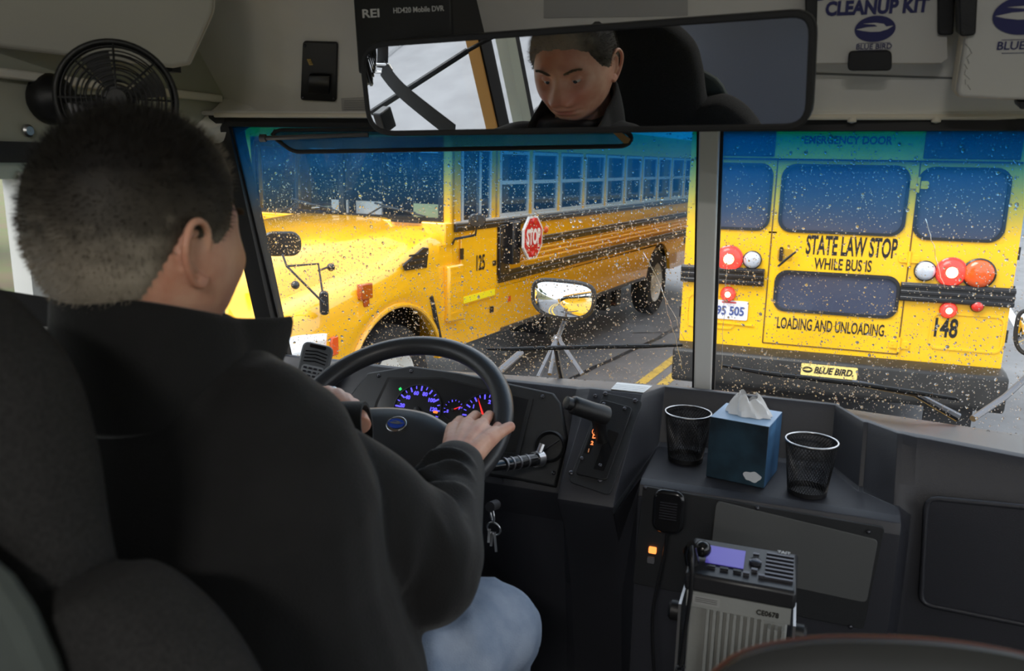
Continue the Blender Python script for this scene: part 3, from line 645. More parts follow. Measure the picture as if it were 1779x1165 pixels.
for sgn, nm in ((-1, 'window_1'), (1, 'window_2')):
    X = [sgn*.012, sgn*.975]
    fr = G(); o_ = [gp(X[0], ZB), gp(X[1], ZB), gp(X[1], ZT), gp(X[0], ZT)]
    i_ = [gp(X[0]+sgn*.012, ZB+.02), gp(X[1]-sgn*.012, ZB+.02), gp(X[1]-sgn*.012, ZT-.015), gp(X[0]+sgn*.012, ZT-.015)]
    fr.ringp(o_, i_, (0, .015, 0)); w = struct(fr, nm, M_rubber, fixn=True)
    G().prism(i_, (0, .004, 0)).build('pane', M_wind, w)
# centre post and left corner pillar
def post(name, x, wd, m, z0=.78, z1=1.42, dy=-.02, dp=.03):
    g = G(); a, b = gp(x, z0), gp(x, z1)
    g.prism([a + [-wd/2, dy, 0], a + [wd/2, dy, 0], b + [wd/2, dy, 0], b + [-wd/2, dy, 0]], (0, dp, 0)); return struct(g, name, m, bevel=.003)
post('trim_2', 0, .036, M_steel)
g = G(); a0, b0 = np.array([-.975, 1.6, .78]), np.array([-.972, 1.43, 1.41])
g.prism([a0 + [-.022, -.03, 0], a0 + [.006, -.01, 0], b0 + [.006, -.01, 0], b0 + [-.022, -.03, 0]], (0, .05, 0)); struct(g, 'trim_3', M_rubber)
g = G(); a0, b0 = np.array([.985, 1.58, .78]), np.array([.985, 1.43, 1.41]); g.prism([a0 + [-.01, -.03, 0], a0 + [.06, -.03, 0], b0 + [.06, -.03, 0], b0 + [-.01, -.03, 0]], (0, .06, 0)); struct(g, 'trim_4', M_steel)
# black gasket band under the header and the pale header trim
g = G()
for s_ in (-1, 1): 
    a, b = gp(0, 1.385), gp(s_*.98, 1.385)
    g.prism([a + [0, -.012, -.004], b + [0, -.012, -.004], b + [0, -.012, .014], a + [0, -.012, .014]], (0, .03, 0))
struct(g, 'trim_5', M_rubber, fixn=True)
# header panel above the windshield: slopes up and back towards the seats
HP = PL((0, 1.49, 1.405), (1, 0, 0), (0, -.62, .78))
g = G(); g.prism(HP.poly([(-1.05, -.0), (1.05, -.0), (1.05, .72), (-1.05, .72)]), -HP.n*.03)
g.prism([(-1.05, 1.385, 1.402), (0, 1.483, 1.402), (1.05, 1.483, 1.402), (1.05, 1.56, 1.402), (-1.05, 1.56, 1.402)], (0, 0, .009)); struct(g, 'wall_front', M_liner, bevel=.006, fixn=True)
g = G(); g.tube([(-.97, 1.393, 1.402), (0, 1.484, 1.402), (1.04, 1.484, 1.402)], .0048, 8); struct(g, 'trim_6', M_cream)
for x in (.235, .36, .52):
    G_c = G(); G_c.lathe([(.001, -.006), (.007, -.004), (.008, .004)], (x, 1.485, 1.398), (0, 0, 1), 12); struct(G_c, 'trim_clip', M_cream)
# curved corner fillet where the header meets the left corner pillar
g = G(); c0 = (-.965, 1.47, 1.405)
g.prism([(-1.0, 1.47, 1.41), (-.93, 1.50, 1.405), (-.945, 1.485, 1.385), (-.965, 1.46, 1.365), (-.985, 1.42, 1.345), (-1.0, 1.36, 1.34)], (0, -.012, .03)); struct(g, 'corner_fillet', M_liner, fixn=True, bevel=.004)
# outer cowl and steep hood of our bus, below the sight line
hd = thing('bus_hood', (0, 1.9, .3), 'yellow front hood of our own bus, caught only in the round mirrors', 'hood')
g = G(); rows = []
for y, z, w in ((1.76, .78, 1.1), (1.9, .74, 1.1), (2.2, .6, .95), (2.6, .42, .85), (2.95, .2, .8), (3.0, -.1, .78), (3.0, -.4, .78)):
    rows.append([(w*c, y, z - .12*(1 - (1 - abs(c)**3)) - (.5*abs(c)**8)) for c in np.linspace(-1, 1, 21)])
g.grid(rows); g.build('hood_shell', M_yel, hd, smooth=60, fixn=True)
for s_ in (-1, 1): G().bb(s_*1.12-.04, s_*1.12+.02, 1.5, 1.75, -.3, .8).build('hood_side', M_yel, hd)
G().bb(-1.1, 1.1, 2.95, 3.1, -.55, -.3).build('bumper', M_bump, hd, bevel=.03)
G().bb(-1.1, 1.1, 1.52, 1.6, 1.44, 2.05).build('brow_panel', M_yel, hd)

# ------------------------------------------------------------------ dashboard, one moulding
PF = {
 'L': [(1.78, .835), (1.565, .867), (1.557, .864), (1.549, .852), (1.456, .69), (1.450, .676), (1.456, .66), (1.49, .60), (1.52, .45), (1.60, .02)],
 'P': [(1.78, .835), (1.552, .873), (1.545, .872), (1.535, .862), (1.385, .718), (1.372, .70), (1.380, .685), (1.44, .60), (1.50, .45), (1.60, .02)],
 'C': [(1.78, .835), (1.655, .866), (1.645, .865), (1.638, .852), (1.605, .757), (1.595, .75), (1.412, .75), (1.396, .743), (1.388, .725), (1.40, .10)],
 'D': [(1.78, .835), (1.56, .867), (1.55, .865), (1.54, .85), (1.505, .757), (1.495, .75), (1.412, .75), (1.396, .743), (1.388, .725), (1.40, .10)],
 'E': [(1.78, .835), (1.51, .868), (1.50, .866), (1.488, .852), (1.455, .79), (1.44, .755), (1.410, .75), (1.394, .743), (1.388, .725), (1.40, .10)],
 'R': [(1.78, .835), (1.50, .869), (1.488, .866), (1.476, .850), (1.452, .79), (1.445, .74), (1.44, .70), (1.437, .60), (1.435, .45), (1.45, .02)],
 'S': [(1.78, .835), (1.455, .869), (1.443, .866), (1.431, .850), (1.41, .79), (1.405, .74), (1.40, .70), (1.40, .60), (1.40, .45), (1.41, .02)],
 'T': [(1.78, .835), (1.38, .869), (1.37, .866), (1.36, .850), (1.34, .79), (1.335, .74), (1.33, .70), (1.33, .60), (1.33, .45), (1.34, .02)]}
ST = [(-1.0, 'L'), (-.6, 'L'), (-.245, 'L'), (-.236, 'L'), (-.205, 'P'), (-.198, 'P'), (-.108, 'P'), (-.098, 'P'), (-.068, 'C'), (-.058, 'C'), (.255, 'C'), (.265, 'C'), (.31, 'D'), (.318, 'D'), (.362, 'E'), (.371, 'E'), (.392, 'R'), (.40, 'R'), (.55, 'S'), (.8, 'T'), (1.0, 'T')]
rows = []
for x, k in ST:
    p = [(y if i else gy(x) + .03, z) for i, (y, z) in enumerate(PF[k])]
    rows.append([(x + (0 if i < 4 or k != 'P' else -.012), y, z) for i, (y, z) in enumerate(p)])
g = G(); g.grid(rows)
dash = g.build('dashboard', M_dash, None, bevel=0, smooth=0)
tag(dash, 'dark grey moulded dashboard running under the whole windshield', 'dashboard')
def fix(o):
    import bmesh
    bm = bmesh.new(); bm.from_mesh(o.data); bmesh.ops.recalc_face_normals(bm, faces=bm.faces)
    up = max(bm.faces, key=lambda f: f.calc_center_median().z)
    if up.normal.z < 0: bmesh.ops.reverse_faces(bm, faces=bm.faces)
    bm.to_mesh(o.data); bm.free(); o.data.polygons.foreach_set('use_smooth', [True]*len(o.data.polygons))
fix(dash)
bv = dash.modifiers.new('bevel', 'BEVEL'); bv.width = .007; bv.segments = 3; bv.limit_method = 'ANGLE'; bv.angle_limit = math.radians(18); bv.harden_normals = False
def screw(pl, x, y, par, r=.0045):
    g = G(); g.lathe([(r, 0), (r, .0015), (r*.7, .0032), (.0001, .0036)], pl.p(x, y), pl.n, 12); g.build('screw', M_screw, par, smooth=60)

# instrument panel
IP = PL((-.576, 1.500, .792), (1, 0, 0), (0, .5, .866)); IPn = IP.n
ip = thing('instrument_panel', (-.5, 1.48, .75), 'black instrument panel with violet-lit dials behind the steering wheel', 'instrument panel')
cl = [(640, 648), (715, 636), (800, 648), (962, 683), (975, 700), (985, 760), (965, 846), (900, 833), (620, 790), (600, 700)]
M_panel = mat('panel_black', (.016, .017, .019), .45, bump=.3, bscale=900)
G().prism(IP.poly(IP.pxs(cl), .006), -IPn*.03).build('fascia', M_panel, ip, bevel=.004, fixn=True)
bez = [(676, 657), (770, 657), (928, 694), (904, 790), (700, 770), (640, 760), (655, 700)]
bz = IP.pxs(bez); cxy = np.mean(bz, axis=0); ins = [tuple(cxy + (np.array(p) - cxy)*.955) for p in bz]
G().ringp(IP.poly(bz, .008), IP.poly(ins, .0065), -IPn*.004).build('cluster_bezel', M_black, ip, fixn=True)
G().prism(IP.poly(ins, .0068), -IPn*.002).build('dial_face', mat('dial_face', (.02, .02, .022), .2, coat=.3), ip)
M_vio = mat('violet_backlight', (.1, .06, .6), .5, emit=(.13, .1, 1), estr=1.0); M_rneed = mat('red_needle', (.8, .03, .03), .4, emit=(1, .03, .03), estr=.9)
M_ora = mat('orange_display', (.8, .2, .02), .4, emit=(1, .22, .03), estr=1.0); M_grn = mat('green_tell_tale', (.02, .5, .12), .4, emit=(.02, .8, .15), estr=.9)
def dial(px, py, r, a0, a1, n, nums, needle, name, numr=.7, big=2, ts=1.0):
    x, y = IP.px(px, py); 
    rg = G(); rg.lathe([(r*1.07, .007), (r*1.07, .011), (r*1.02, .011), (r*1.01, .0075)], IP.p(x, y), IPn, 48); d = rg.build(name, M_black, ip)
    t = G()
    for i in range(n):
        a = math.radians(a0 + (a1 - a0)*i/(n-1)); L = .2 if i % big == 0 else .12
        c, s_ = math.cos(a), math.sin(a); rr = r*(1 - L/2)
        t.box(IP.p(x + rr*c, y + rr*s_, .0078), (r*L, r*(.06 if i % big == 0 else .035)*ts, .001), IP.u*c + IP.v*s_, -IP.u*s_ + IP.v*c, IPn)
    t.build('dial_ticks', M_vio, d)
    for i, q in enumerate(nums):
        a = math.radians(a0 + (a1 - a0)*i/(len(nums)-1)); text(q, 'dial_number', IP, x + numr*r*math.cos(a), y + numr*r*math.sin(a), r*.22*ts, M_vio, d, 1, .0004, h=.0078)
    if needle is not None:
        a = math.radians(needle); c, s_ = math.cos(a), math.sin(a)
        g = G(); g.prism([IP.p(x + .0*c - .05*r*s_, y + .05*r*c, .010), IP.p(x + .05*r*s_, y - .05*r*c, .010), IP.p(x + .9*r*c, y + .9*r*s_, .010)], IPn*.001); g.build('needle', M_rneed, d, fixn=True)
    G().lathe([(r*.13, .008), (r*.12, .013), (.0001, .014)], IP.p(x, y), IPn, 20).build('needle_hub', M_black, d)
dial(727, 713, .053, 205, -25, 17, ['0', '20', '40', '60', '80', '100', '120', '140'], None, 'speedometer')
dial(790, 713, .022, 200, 20, 9, ['E', '', 'F'], 28, 'fuel_gauge', .62, 4, 1.6)
dial(843, 727, .05, 205, 20, 15, ['0', '1', '2', '3'], 118, 'tachometer')
x, y = IP.px(698, 677); G().prism([IP.p(x-.004, y, .0075), IP.p(x, y-.004, .0075), IP.p(x+.004, y, .0075), IP.p(x, y+.004, .0075)], IPn*.001).build('tell_tale', M_grn, ip)
x, y = IP.px(759, 717); G().prism(IP.poly(rrect(.01, .005, .001, 1, x, y), .0078), IPn*.001).build('display', M_ora, ip)
for p in ((660, 654), (716, 646), (944, 690), (963, 822), (1035, 689)): screw(PL(IP.p(0, 0, .006), IP.u, IP.v), *IP.px(*p), ip)
# lower right of the fascia: sheet and round air vent
x, y = IP.px(957, 777)
v_ = G(); v_.lathe([(.031, .004), (.033, .012), (.029, .017), (.026, .012), (.024, -.01)], IP.p(x, y), IPn, 32); v_ = v_.build('air_vent', M_black, ip)
G().lathe([(.0245, 0), (.0245, .001), (.0001, .0015)], IP.p(x, y), IPn, 24).build('vent_throat', M_gloss, v_)
G().box(IP.p(x, y, .008), (.046, .0015, .012), unit(IP.u*.75 + IP.v*.65), unit(IP.v*.75 - IP.u*.65), IPn).build('vent_blade', M_dash, v_)

# shift pod face
a = np.array([-.155, 1.535, .862]); b = np.array([-.155, 1.385, .718])
SP = PL(b + np.cross((1, 0, 0), unit(a - b))*.0, (1, 0, 0), a - b)
gs = thing('gear_selector', tuple(SP.p(0, .05)), 'black gear selector with T-shaped handle on the dash pod', 'gear selector')
o1 = [(1049, 683), (1118, 698), (1060, 862), (988, 838)]; o2 = [(1046, 697), (1100, 712), (1055, 838), (1000, 826)]
def rpoly(pts, r=.12):
    P = [np.array(p, float) for p in pts]; out = []
    for i in range(len(P)):
        a_, b_, c_ = P[i-1], P[i], P[(i+1) % len(P)]; d1, d2 = unit(a_ - b_), unit(c_ - b_); k = min(np.linalg.norm(a_-b_), np.linalg.norm(c_-b_))*r
        for t in np.linspace(0, 1, 4): out.append(tuple(b_ + d1*k*(1-t)**2 + d2*k*t**2))
    return out
G().prism(SP.poly(SP.pxs(rpoly(o1)), .001), SP.n*.004).build('mounting_plate', M_panel, gs, bevel=.001, fixn=True)
G().prism(SP.poly(SP.pxs(rpoly(o2)), .005), SP.n*.005).build('selector_plate', M_black, gs, bevel=.001, fixn=True)
G().prism(SP.poly(SP.pxs(rpoly([(1058, 750), (1076, 756), (1050, 822), (1032, 818)])), .0098), SP.n*.0006).build('slot', M_gloss, gs, fixn=True)
G().prism(SP.poly(SP.pxs([(1035, 742), (1045, 744), (1025, 792), (1016, 790)]), .0101), SP.n*.0005).build('indicator_window', M_gloss, gs, fixn=True)
M_orat = mat('orange_backlight', (.8, .2, .02), .4, emit=(1, .25, .08), estr=1.2); M_orad = mat('dim_orange', (.35, .15, .07), .4, emit=(.5, .2, .08), estr=.5)
for ch, px, py, m in (('D', 1037, 754, M_orat), ('D', 1034, 763, M_orat), ('2', 1030, 774, M_orat), ('1', 1024, 787, M_orad)):
    text(ch, 'gear_letter', SP, *SP.px(px, py), .011, m, gs, 1, .0003, h=.0108)
x, y = SP.px(1037, 754); g = G(); g.tube([SP.p(x + .0075*math.cos(a), y + .0075*math.sin(a), .011) for a in np.linspace(0, 2*math.pi, 20, endpoint=False)], .0006, 6, closed=True); g.build('gear_ring', M_orat, gs)
for p in ((1052, 686), (1104, 698), (993, 823), (1043, 836)): screw(PL(SP.p(0, 0, .005), SP.u, SP.v), *SP.px(*p), gs, .005)
for p in ((1050, 706), (1086, 714), (1012, 800), (1044, 812)): screw(PL(SP.p(0, 0, .0098), SP.u, SP.v), *SP.px(*p), gs, .004)
k0 = at(986, 700, d=1.395); k1 = at(1064, 726, d=1.435); ax = unit(k1 - k0)
g = G(); g.tube([k0 + ax*t for t in (.008, .010, .014, .05, .072, .082, .084)], [.0125, .0155, .0165, .0165, .018, .0175, .012], 20); hnd = g.build('handle', M_black, gs, smooth=50)
g = G(); g.tube([k0 - ax*.004, k0 - ax*.003, k0 + ax*.012], [.009, .0115, .0115], 16); g.build('release_button', M_black, hnd, smooth=50)
m0 = SP.p(*SP.px(1047, 768), .006); g = G(); g.tube([k0 + ax*.066, (k0 + ax*.064 + m0)/2 + SP.n*.006, m0], [.015, .013, .012], 14, flat=.7); g.build('stem', M_black, gs, smooth=60)
# sticker on the ledge above the pod
LP = PL((-.1, 1.6, .8715), (1, 0, 0), (0, 1, -.05))
st = tag(G().prism(LP.poly(LP.pxs([(1072, 664), (1133, 670), (1118, 682), (1061, 676)])), LP.n*.0006).build('warning_sticker', M_paper, fixn=True), 'white printed warning sticker on the dash ledge above the gear selector', 'sticker')
M_greyink = mat('grey_ink', (.2, .2, .2), .6)
for i in range(4):
    a = (1068 - i*2.6, 668 + i*2.6); b = (1126 - i*2.6, 673.5 + i*2.6)
    q = [LP.px(*a), LP.px(*b)]; g = G(); g.tube([LP.p(*q[0], .0009), LP.p(*q[1], .0009)], .0009, 4, flat=.3); g.build('print_line', M_greyink, st)

# ------------------------------------------------------------------ console face: grey blank plate, sockets, switch
KP = PL((0, 1.388, .70), (1, 0, 0), (0, .02, 1))
cp = thing('console_panel', (.13, 1.38, .45), 'black console panel with a blank grey plate below the cup shelf', 'panel')
G().prism(KP.poly(KP.pxs(rpoly([(1118, 842), (1537, 914), (1500, 1090), (1100, 1010)], .04)), .0), KP.n*.006).build('backing_panel', M_panel, cp, bevel=.001, fixn=True)
G().prism(KP.poly(KP.pxs(rpoly([(1245, 866), (1525, 934), (1505, 1043), (1232, 985)], .08)), .006), KP.n*.003).build('grey_plate', mat('grey_plate_paint', (.085, .087, .087), .45), cp, bevel=.001, fixn=True)
for p in ((1508, 921), (1316, 880), (1477, 1085), (1122, 845)): screw(PL(KP.p(0, 0, .006), KP.u, KP.v), *KP.px(*p), cp, .004)
x, y = KP.px(1135, 952); G().prism(KP.poly(rrect(.014, .012, .002, 3, x, y), .006), KP.n*.004).build('lit_switch', mat('switch_orange', (.9, .3, .05), .4, emit=(1, .28, .06), estr=1.5), cp)
x, y = KP.px(1132, 969); G().prism(KP.poly(rrect(.013, .012, .002, 3, x, y), .006), KP.n*.004).build('blank_switch', mat('switch_grey', (.12, .12, .13), .4), cp)
# raised panel outline on the right side of the dash
RP = PL((.45, 1.4215, .7), unit([.15, -.037, 0]), (0, -.004, 1))
q = RP.pxs(rpoly([(1612, 862), (1800, 880), (1800, 1085), (1600, 1045)], .1)); c_ = np.mean(q, axis=0)
g = G(); pts = q
g.tube(RP.poly([p for p in pts], .006), .0045, 8, closed=True); rb = g.build('raised_border', M_dash, dash, smooth=80)
g = G(); g.prism(RP.poly(q, .002), RP.n*.004); g.build('access_panel', M_dash, dash, fixn=True)

# ------------------------------------------------------------------ things on the shelf
M_mesh = mat('black_wire', (.03, .03, .032), .35, metal=.6)
def cup(x, y, z, r, h, label):
    t = thing('mesh_cup', (x, y, z), label, 'cup', group='black wire mesh cups on the dash shelf')
    rb_ = r*.76
    def rr(t_): return rb_ + (r - rb_)*t_
    G().tube([(x + r*math.cos(a), y + r*math.sin(a), z + h) for a in np.linspace(0, 2*math.pi, 40, endpoint=False)], .0017, 8, closed=True).build('rim', M_metal, t, smooth=90)
    G().lathe([(rr(.97)+.0004, h*.965), (rr(1)+.0004, h*.995), (rr(1)-.001, h*.995), (rr(.97)-.001, h*.965)], (x, y, z), seg=40).build('rim_band', M_mesh, t)
    G().lathe([(.001, .001), (rb_, .001), (rb_+.001, .010), (rb_-.0005, .010), (rb_-.001, .002), (.001, .002)], (x, y, z), seg=40).build('base', M_black, t)
    g = G(); n = 46; m = 13
    for dr in (1, -1):
        for k in range(n):
            pts = []
            for i in range(m):
                t_ = i/(m-1); a = 2*math.pi*k/n + dr*t_*1.5; q_ = rr(t_); pts.append((x + q_*math.cos(a), y + q_*math.sin(a), z + .006 + (h-.006)*t_))
            g.tube(pts, .0006, 3, caps=False)
    o = g.build('wire_mesh', M_mesh, t, smooth=0); o['kind'] = 'stuff'
    return t
cup(-.004, 1.535, .7512, .044, .098, 'black wire mesh cup left of the tissue box')
cup(.222, 1.452, .7512, .044, .098, 'black wire mesh cup right of the tissue box')
# tissue box
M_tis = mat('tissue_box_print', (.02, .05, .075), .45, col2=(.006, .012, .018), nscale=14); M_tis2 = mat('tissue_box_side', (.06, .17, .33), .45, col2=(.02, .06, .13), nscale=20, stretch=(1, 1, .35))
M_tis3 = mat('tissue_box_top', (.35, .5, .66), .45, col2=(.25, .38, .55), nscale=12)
tb0 = np.array([.044, 1.462, .7512]); tu = unit([.105, -.02, 0]); tv = unit([.02, .105, 0]); tw, td, th = .107, .105, .117
tb = thing('tissue_box', tuple(tb0), 'blue marbled cube tissue box with a white tissue sticking out', 'tissue box')
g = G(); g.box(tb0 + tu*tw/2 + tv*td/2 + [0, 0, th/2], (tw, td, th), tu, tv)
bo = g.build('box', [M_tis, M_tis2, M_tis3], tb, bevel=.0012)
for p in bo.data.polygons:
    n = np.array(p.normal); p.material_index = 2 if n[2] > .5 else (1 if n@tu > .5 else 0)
TP = PL(tb0 + tu*tw/2 + tv*td/2 + [0, 0, th+.0008], tu, tv)
ov = [(.034*math.cos(a), .021*math.sin(a)) for a in np.linspace(0, 2*math.pi, 30, endpoint=False)]; ov2 = [(a*.9, b*.86) for a, b in ov]
G().ringp(TP.poly(ov), TP.poly(ov2), TP.n*.0008).build('opening_rim', mat('silver_rim', (.6, .62, .65), .3), tb, fixn=True)
G().prism(TP.poly(ov2), TP.n*.0004).build('opening', mat('opening_film', (.16, .18, .2), .2), tb)
FPn = PL(tb0 + tu*.085 + [0, 0, .018] - tv*.0012, tu, (0, 0, 1))
G().prism(FPn.poly([(.016*math.cos(a)*(1 + .12*math.sin(3*a)), .0095*math.sin(a)*(1 + .15*math.cos(5*a))) for a in np.linspace(0, 2*math.pi, 30, endpoint=False)]), FPn.n*.0006).build('label_spot', mat('silver_rim'), tb)
g = G(); rows = []
r_ = np.random.RandomState(3); ph = r_.uniform(0, 6.28, 6)
for t_ in np.linspace(0, 1, 12):
    row = []
    for a in np.linspace(0, 2*math.pi, 40, endpoint=False):
        w = (.026*(1-t_)**.7 + .012 + .006*t_) ; fold = 1 + .22*t_*math.sin(5*a + ph[0]) + .12*math.sin(9*a + ph[1] + 3*t_) + .3*max(0, t_-.7)*math.sin(3*a)
        row.append(TP.p(.004 + w*fold*math.cos(a)*1.05 - .006*t_, w*.62*fold*math.sin(a), .034*t_ + .006*t_*math.sin(3*a+1) + .004*t_*math.sin(7*a)))
    rows.append(row)
g.grid(rows, closed=True); g.build('tissue', mat('tissue_white', (.78, .78, .78), .8), tb, smooth=40)

# ------------------------------------------------------------------ radio with heat-sink body, bracket, coiled cord
rz = thing('two_way_radio', (.13, 1.2, .4), 'grey finned two-way radio with violet display standing below the dash', 'radio')
M_radio = mat('radio_grey', (.26, .265, .25), .5, bump=.2); M_radiob = mat('radio_black', (.018, .018, .02), .35)
rx0, rx1, ry0, ry1, rzt = .056, .207, 1.135, 1.235, .725
G().bb(rx0+.004, rx1-.004, ry0+.012, ry1, .38, rzt-.03).build('heat_sink', M_radio, rz, bevel=.003)
for i in range(14):
    if i in (0, 1): continue
    G().bb(rx0+.012+i*.0098, rx0+.0165+i*.0098, ry0-.003, ry0+.014, .42, rzt-.055-(.0 if i < 11 else .012)).build('fin', M_radio, rz)
G().bb(rx0+.001, rx1-.001, ry0-.002, ry0+.02, rzt-.055, rzt-.03).build('label_band', M_radio, rz)
RB = PL((rx0, ry0-.0025, rzt-.04), (1, 0, 0), (0, 0, 1))
text('CE0678', 'marking', RB, .118, -.004, .011, M_ink, rz, .9, .0002, h=.0004)
G().prism(RB.poly(rrect(.04, .014, .001, 1, .03, -.002)), RB.n*.0004).build('type_plate', mat('type_plate_grey', (.3, .3, .29), .5), rz)
for i in range(3): G().prism(RB.poly([(.014, .001-i*.003), (.046, .001-i*.003), (.046, .0018-i*.003), (.014, .0018-i*.003)], .0004), RB.n*.0003).build('print_line', M_ink, rz)
g = G(); g.prism([(rx0-.004, ry0-.004, rzt-.03), (rx1+.004, ry0-.004, rzt-.03), (rx1+.004, ry1, rzt-.018), (rx0-.004, ry1, rzt-.018)], (0, 0, .028)); hdp = g.build('control_head', M_radiob, rz, bevel=.005, fixn=True)
HT = PL((rx0, ry0, rzt-.001), (1, 0, 0), (0, .1, .012)); 
def ht(x, y, h=0): return HT.p(x, y, h)
G().prism([ht(.022, .03, .001), ht(.078, .03, .001), ht(.078, .078, .001), ht(.022, .078, .001)], HT.n*.001).build('display', mat('violet_display', (.08, .065, .3), .3, emit=(.12, .1, .55), estr=.3), hdp)
for i in range(3): G().prism([ht(.026+i*.019, .018, .001), ht(.038+i*.019, .018, .001), ht(.038+i*.019, .023, .001), ht(.026+i*.019, .023, .001)], HT.n*.003).build('soft_key', M_black, hdp)
G().lathe([(.0095, 0), (.009, .004), (.006, .0055), (.001, .0056)], ht(.094, .052, .001), HT.n, 20).build('navigation_key', M_screw, hdp)
for a, b in ((.094, .072), (.094, .03), (.083, .018), (.105, .018)): G().box(ht(a, b, .003), (.009, .005, .004), HT.u, HT.v, HT.n).build('soft_key', M_screw, hdp)
for i in range(7): G().box(ht(.129, .018 + i*.0105, .002), (.04, .004, .004), HT.u, HT.v, HT.n).build('speaker_slat', M_screw, hdp)
text('TAIT', 'marking', HT, .134, .092, .009, mat('pale_print', (.5, .5, .5), .5), rz, 1, .0002, h=.0016)
g = G(); g.bb(rx1+.004, rx1+.008, 1.15, 1.22, .38, .66); g.bb(rx0-.012, rx0-.008, 1.15, 1.22, .38, .66); g.bb(rx0-.012, rx1+.008, 1.15, 1.38, .37, .38); g.build('bracket', M_metal, rz)
for xk, s_ in ((rx1+.008, 1), (rx0-.012, -1)): G().lathe([(.016, 0), (.016, .012*s_), (.012, .016*s_), (.001, .016*s_)], (xk, 1.165, .64), (1, 0, 0), 14, ).build('knob', M_black, rz, fixn=True)
# microphone plug and cord on the radio
g = G(); pl0 = np.array([rx0+.004, ry0+.02, rzt+.004])
g.tube([pl0, pl0 + [-.004, -.002, .02], pl0 + [-.002, -.012, .034]], [.011, .011, .007], 14); g.build('plug', M_gloss, rz, smooth=60)
g = G(); g.ball(pl0 + [.012, .02, .016], .013); g.build('volume_knob', M_gloss, rz)
cc = [pl0 + [-.002, -.014, .034], pl0 + [.002, -.03, .02], pl0 + [.004, -.036, -.02], pl0 + [.0, -.036, -.09], pl0 + [-.003, -.04, -.15]]
g = G(); g.tube(spline(cc, 8), .0032, 8)
hx_ = []
for t_ in np.linspace(0, 1, 260):
    a = t_*2*math.pi*22; c = pl0 + [-.003 - .012*t_, -.042 - .02*t_, -.15 - .22*t_]; hx_.append(c + [.006*math.cos(a), .006*math.sin(a), 0])
g.tube(hx_, .0018, 5); g.build('coiled_cord', M_black, rz, smooth=60)
# hand microphone hooked on the console
mc = thing('hand_microphone', tuple(at(1160, 890, y=1.36)), 'black hand microphone hanging under the left mesh cup', 'microphone')
c0 = at(1163, 885, y=1.352); MP = PL(c0, (1, 0, 0), (0, .1, 1))
G().prism(MP.poly(rrect(.056, .078, .018, 6), .0), MP.n*.016).build('case', M_gloss, mc, bevel=.006, seg=3)
for i in range(7): G().box(MP.p(0, -.012+i*.0048, .0165), (.03, .0016, .002), MP.u, MP.v, MP.n).build('grille_slot', M_screw, mc)
G().box(MP.p(0, .0, -.008), (.02, .03, .016), MP.u, MP.v, MP.n).build('hang_clip', M_metal, mc)
g = G(); g.tube(spline([MP.p(0, -.038, .006), MP.p(-.004, -.09, .0), MP.p(-.015, -.2, .004), MP.p(0, -.33, .01)], 8), .003, 8); g.build('cord', M_black, mc)
# keypad handset on the dash ledge at the left
hs0 = at(546, 633, d=1.80); hsn = unit(CAM - hs0 + np.array([-.2, 0, 0])); _u = unit(np.cross((0.12, .3, 1), hsn)); HS = PL(hs0, _u, np.cross(hsn, _u))
hs = thing('keypad_handset', tuple(hs0), 'grey keypad handset clipped on the dash ledge behind the wheel', 'handset')
G().prism(HS.poly(rrect(.068, .094, .013, 5), -.012), HS.n*.022).build('case', mat('handset_grey', (.085, .09, .095), .4), hs, bevel=.004, seg=3)
G().prism(HS.poly(rrect(.05, .038, .008, 4, 0, -.022), .010), HS.n*.0015).build('keypad', mat('keypad_grey', (.22, .23, .24), .5), hs)
for i in range(4):
    for j in range(4): G().box(HS.p(-.017+i*.0113, -.035+j*.0085, .0125), (.007, .0045, .002), HS.u, HS.v, HS.n).build('key', M_screw, hs)
for i in range(4): G().tube([HS.p(-.024+.0, .004+i*.0075, .0105), HS.p(0, .0075+i*.0075, .0115), HS.p(.024, .004+i*.0075, .0105)], .0013, 5).build('speaker_slat', M_gloss, hs)
G().prism(HS.poly(rrect(.036, .008, .003, 3, 0, .04), .010), HS.n*.001).build('top_slot', M_gloss, hs)
G().box(hs0 + [.01, .045, -.03], (.04, .08, .05)).build('mount', M_black, hs, bevel=.005)
# small square switch at the far left of the dash
sw = tag(G().box(at(472, 622, x=-.985), (.012, .04, .03)).build('dash_switch', M_black, bevel=.003), 'small square black switch at the left end of the dash', 'switch')
# ------------------------------------------------------------------ steering wheel and column
WC = np.array([-.48, 1.22, .86]); wt_ = math.radians(33); WR = .198
WP = PL(WC, (1, 0, 0), (0, math.cos(wt_), math.sin(wt_)))
M_wheel = mat('steering_wheel_vinyl', (.03, .031, .034), .33, bump=.15, bscale=500)
sw_ = thing('steering_wheel', tuple(WC), 'large black steering wheel held by the driver, blue oval badge', 'steering wheel')
g = G(); ringpts = [WP.p(WR*math.cos(a), WR*math.sin(a)) for a in np.linspace(0, 2*math.pi, 72, endpoint=False)]
g.tube(ringpts, .0185, 16, closed=True, up=WP.n); g.build('rim', M_wheel, sw_, smooth=180)
pad = [(-.125, .005), (-.118, .04), (-.06, .058), (0, .062), (.05, .055), (.1, .03), (.118, .0), (.11, -.05), (.06, -.105), (0, -.12), (-.06, -.105), (-.115, -.05)]
ps = spline([(a, b, 0) for a, b in pad + pad[:1]], 5)[:-1]
g = G(); rows = [WP.poly([(a*k, b*k) for a, b, _ in ps], h) for k, h in ((1.0, -.075), (1.0, -.045), (.985, -.034), (.94, -.026), (.8, -.02), (.5, -.017), (.1, -.016))]
g.loft(rows); g.build('hub_pad', M_wheel, sw_, smooth=60, fixn=True)
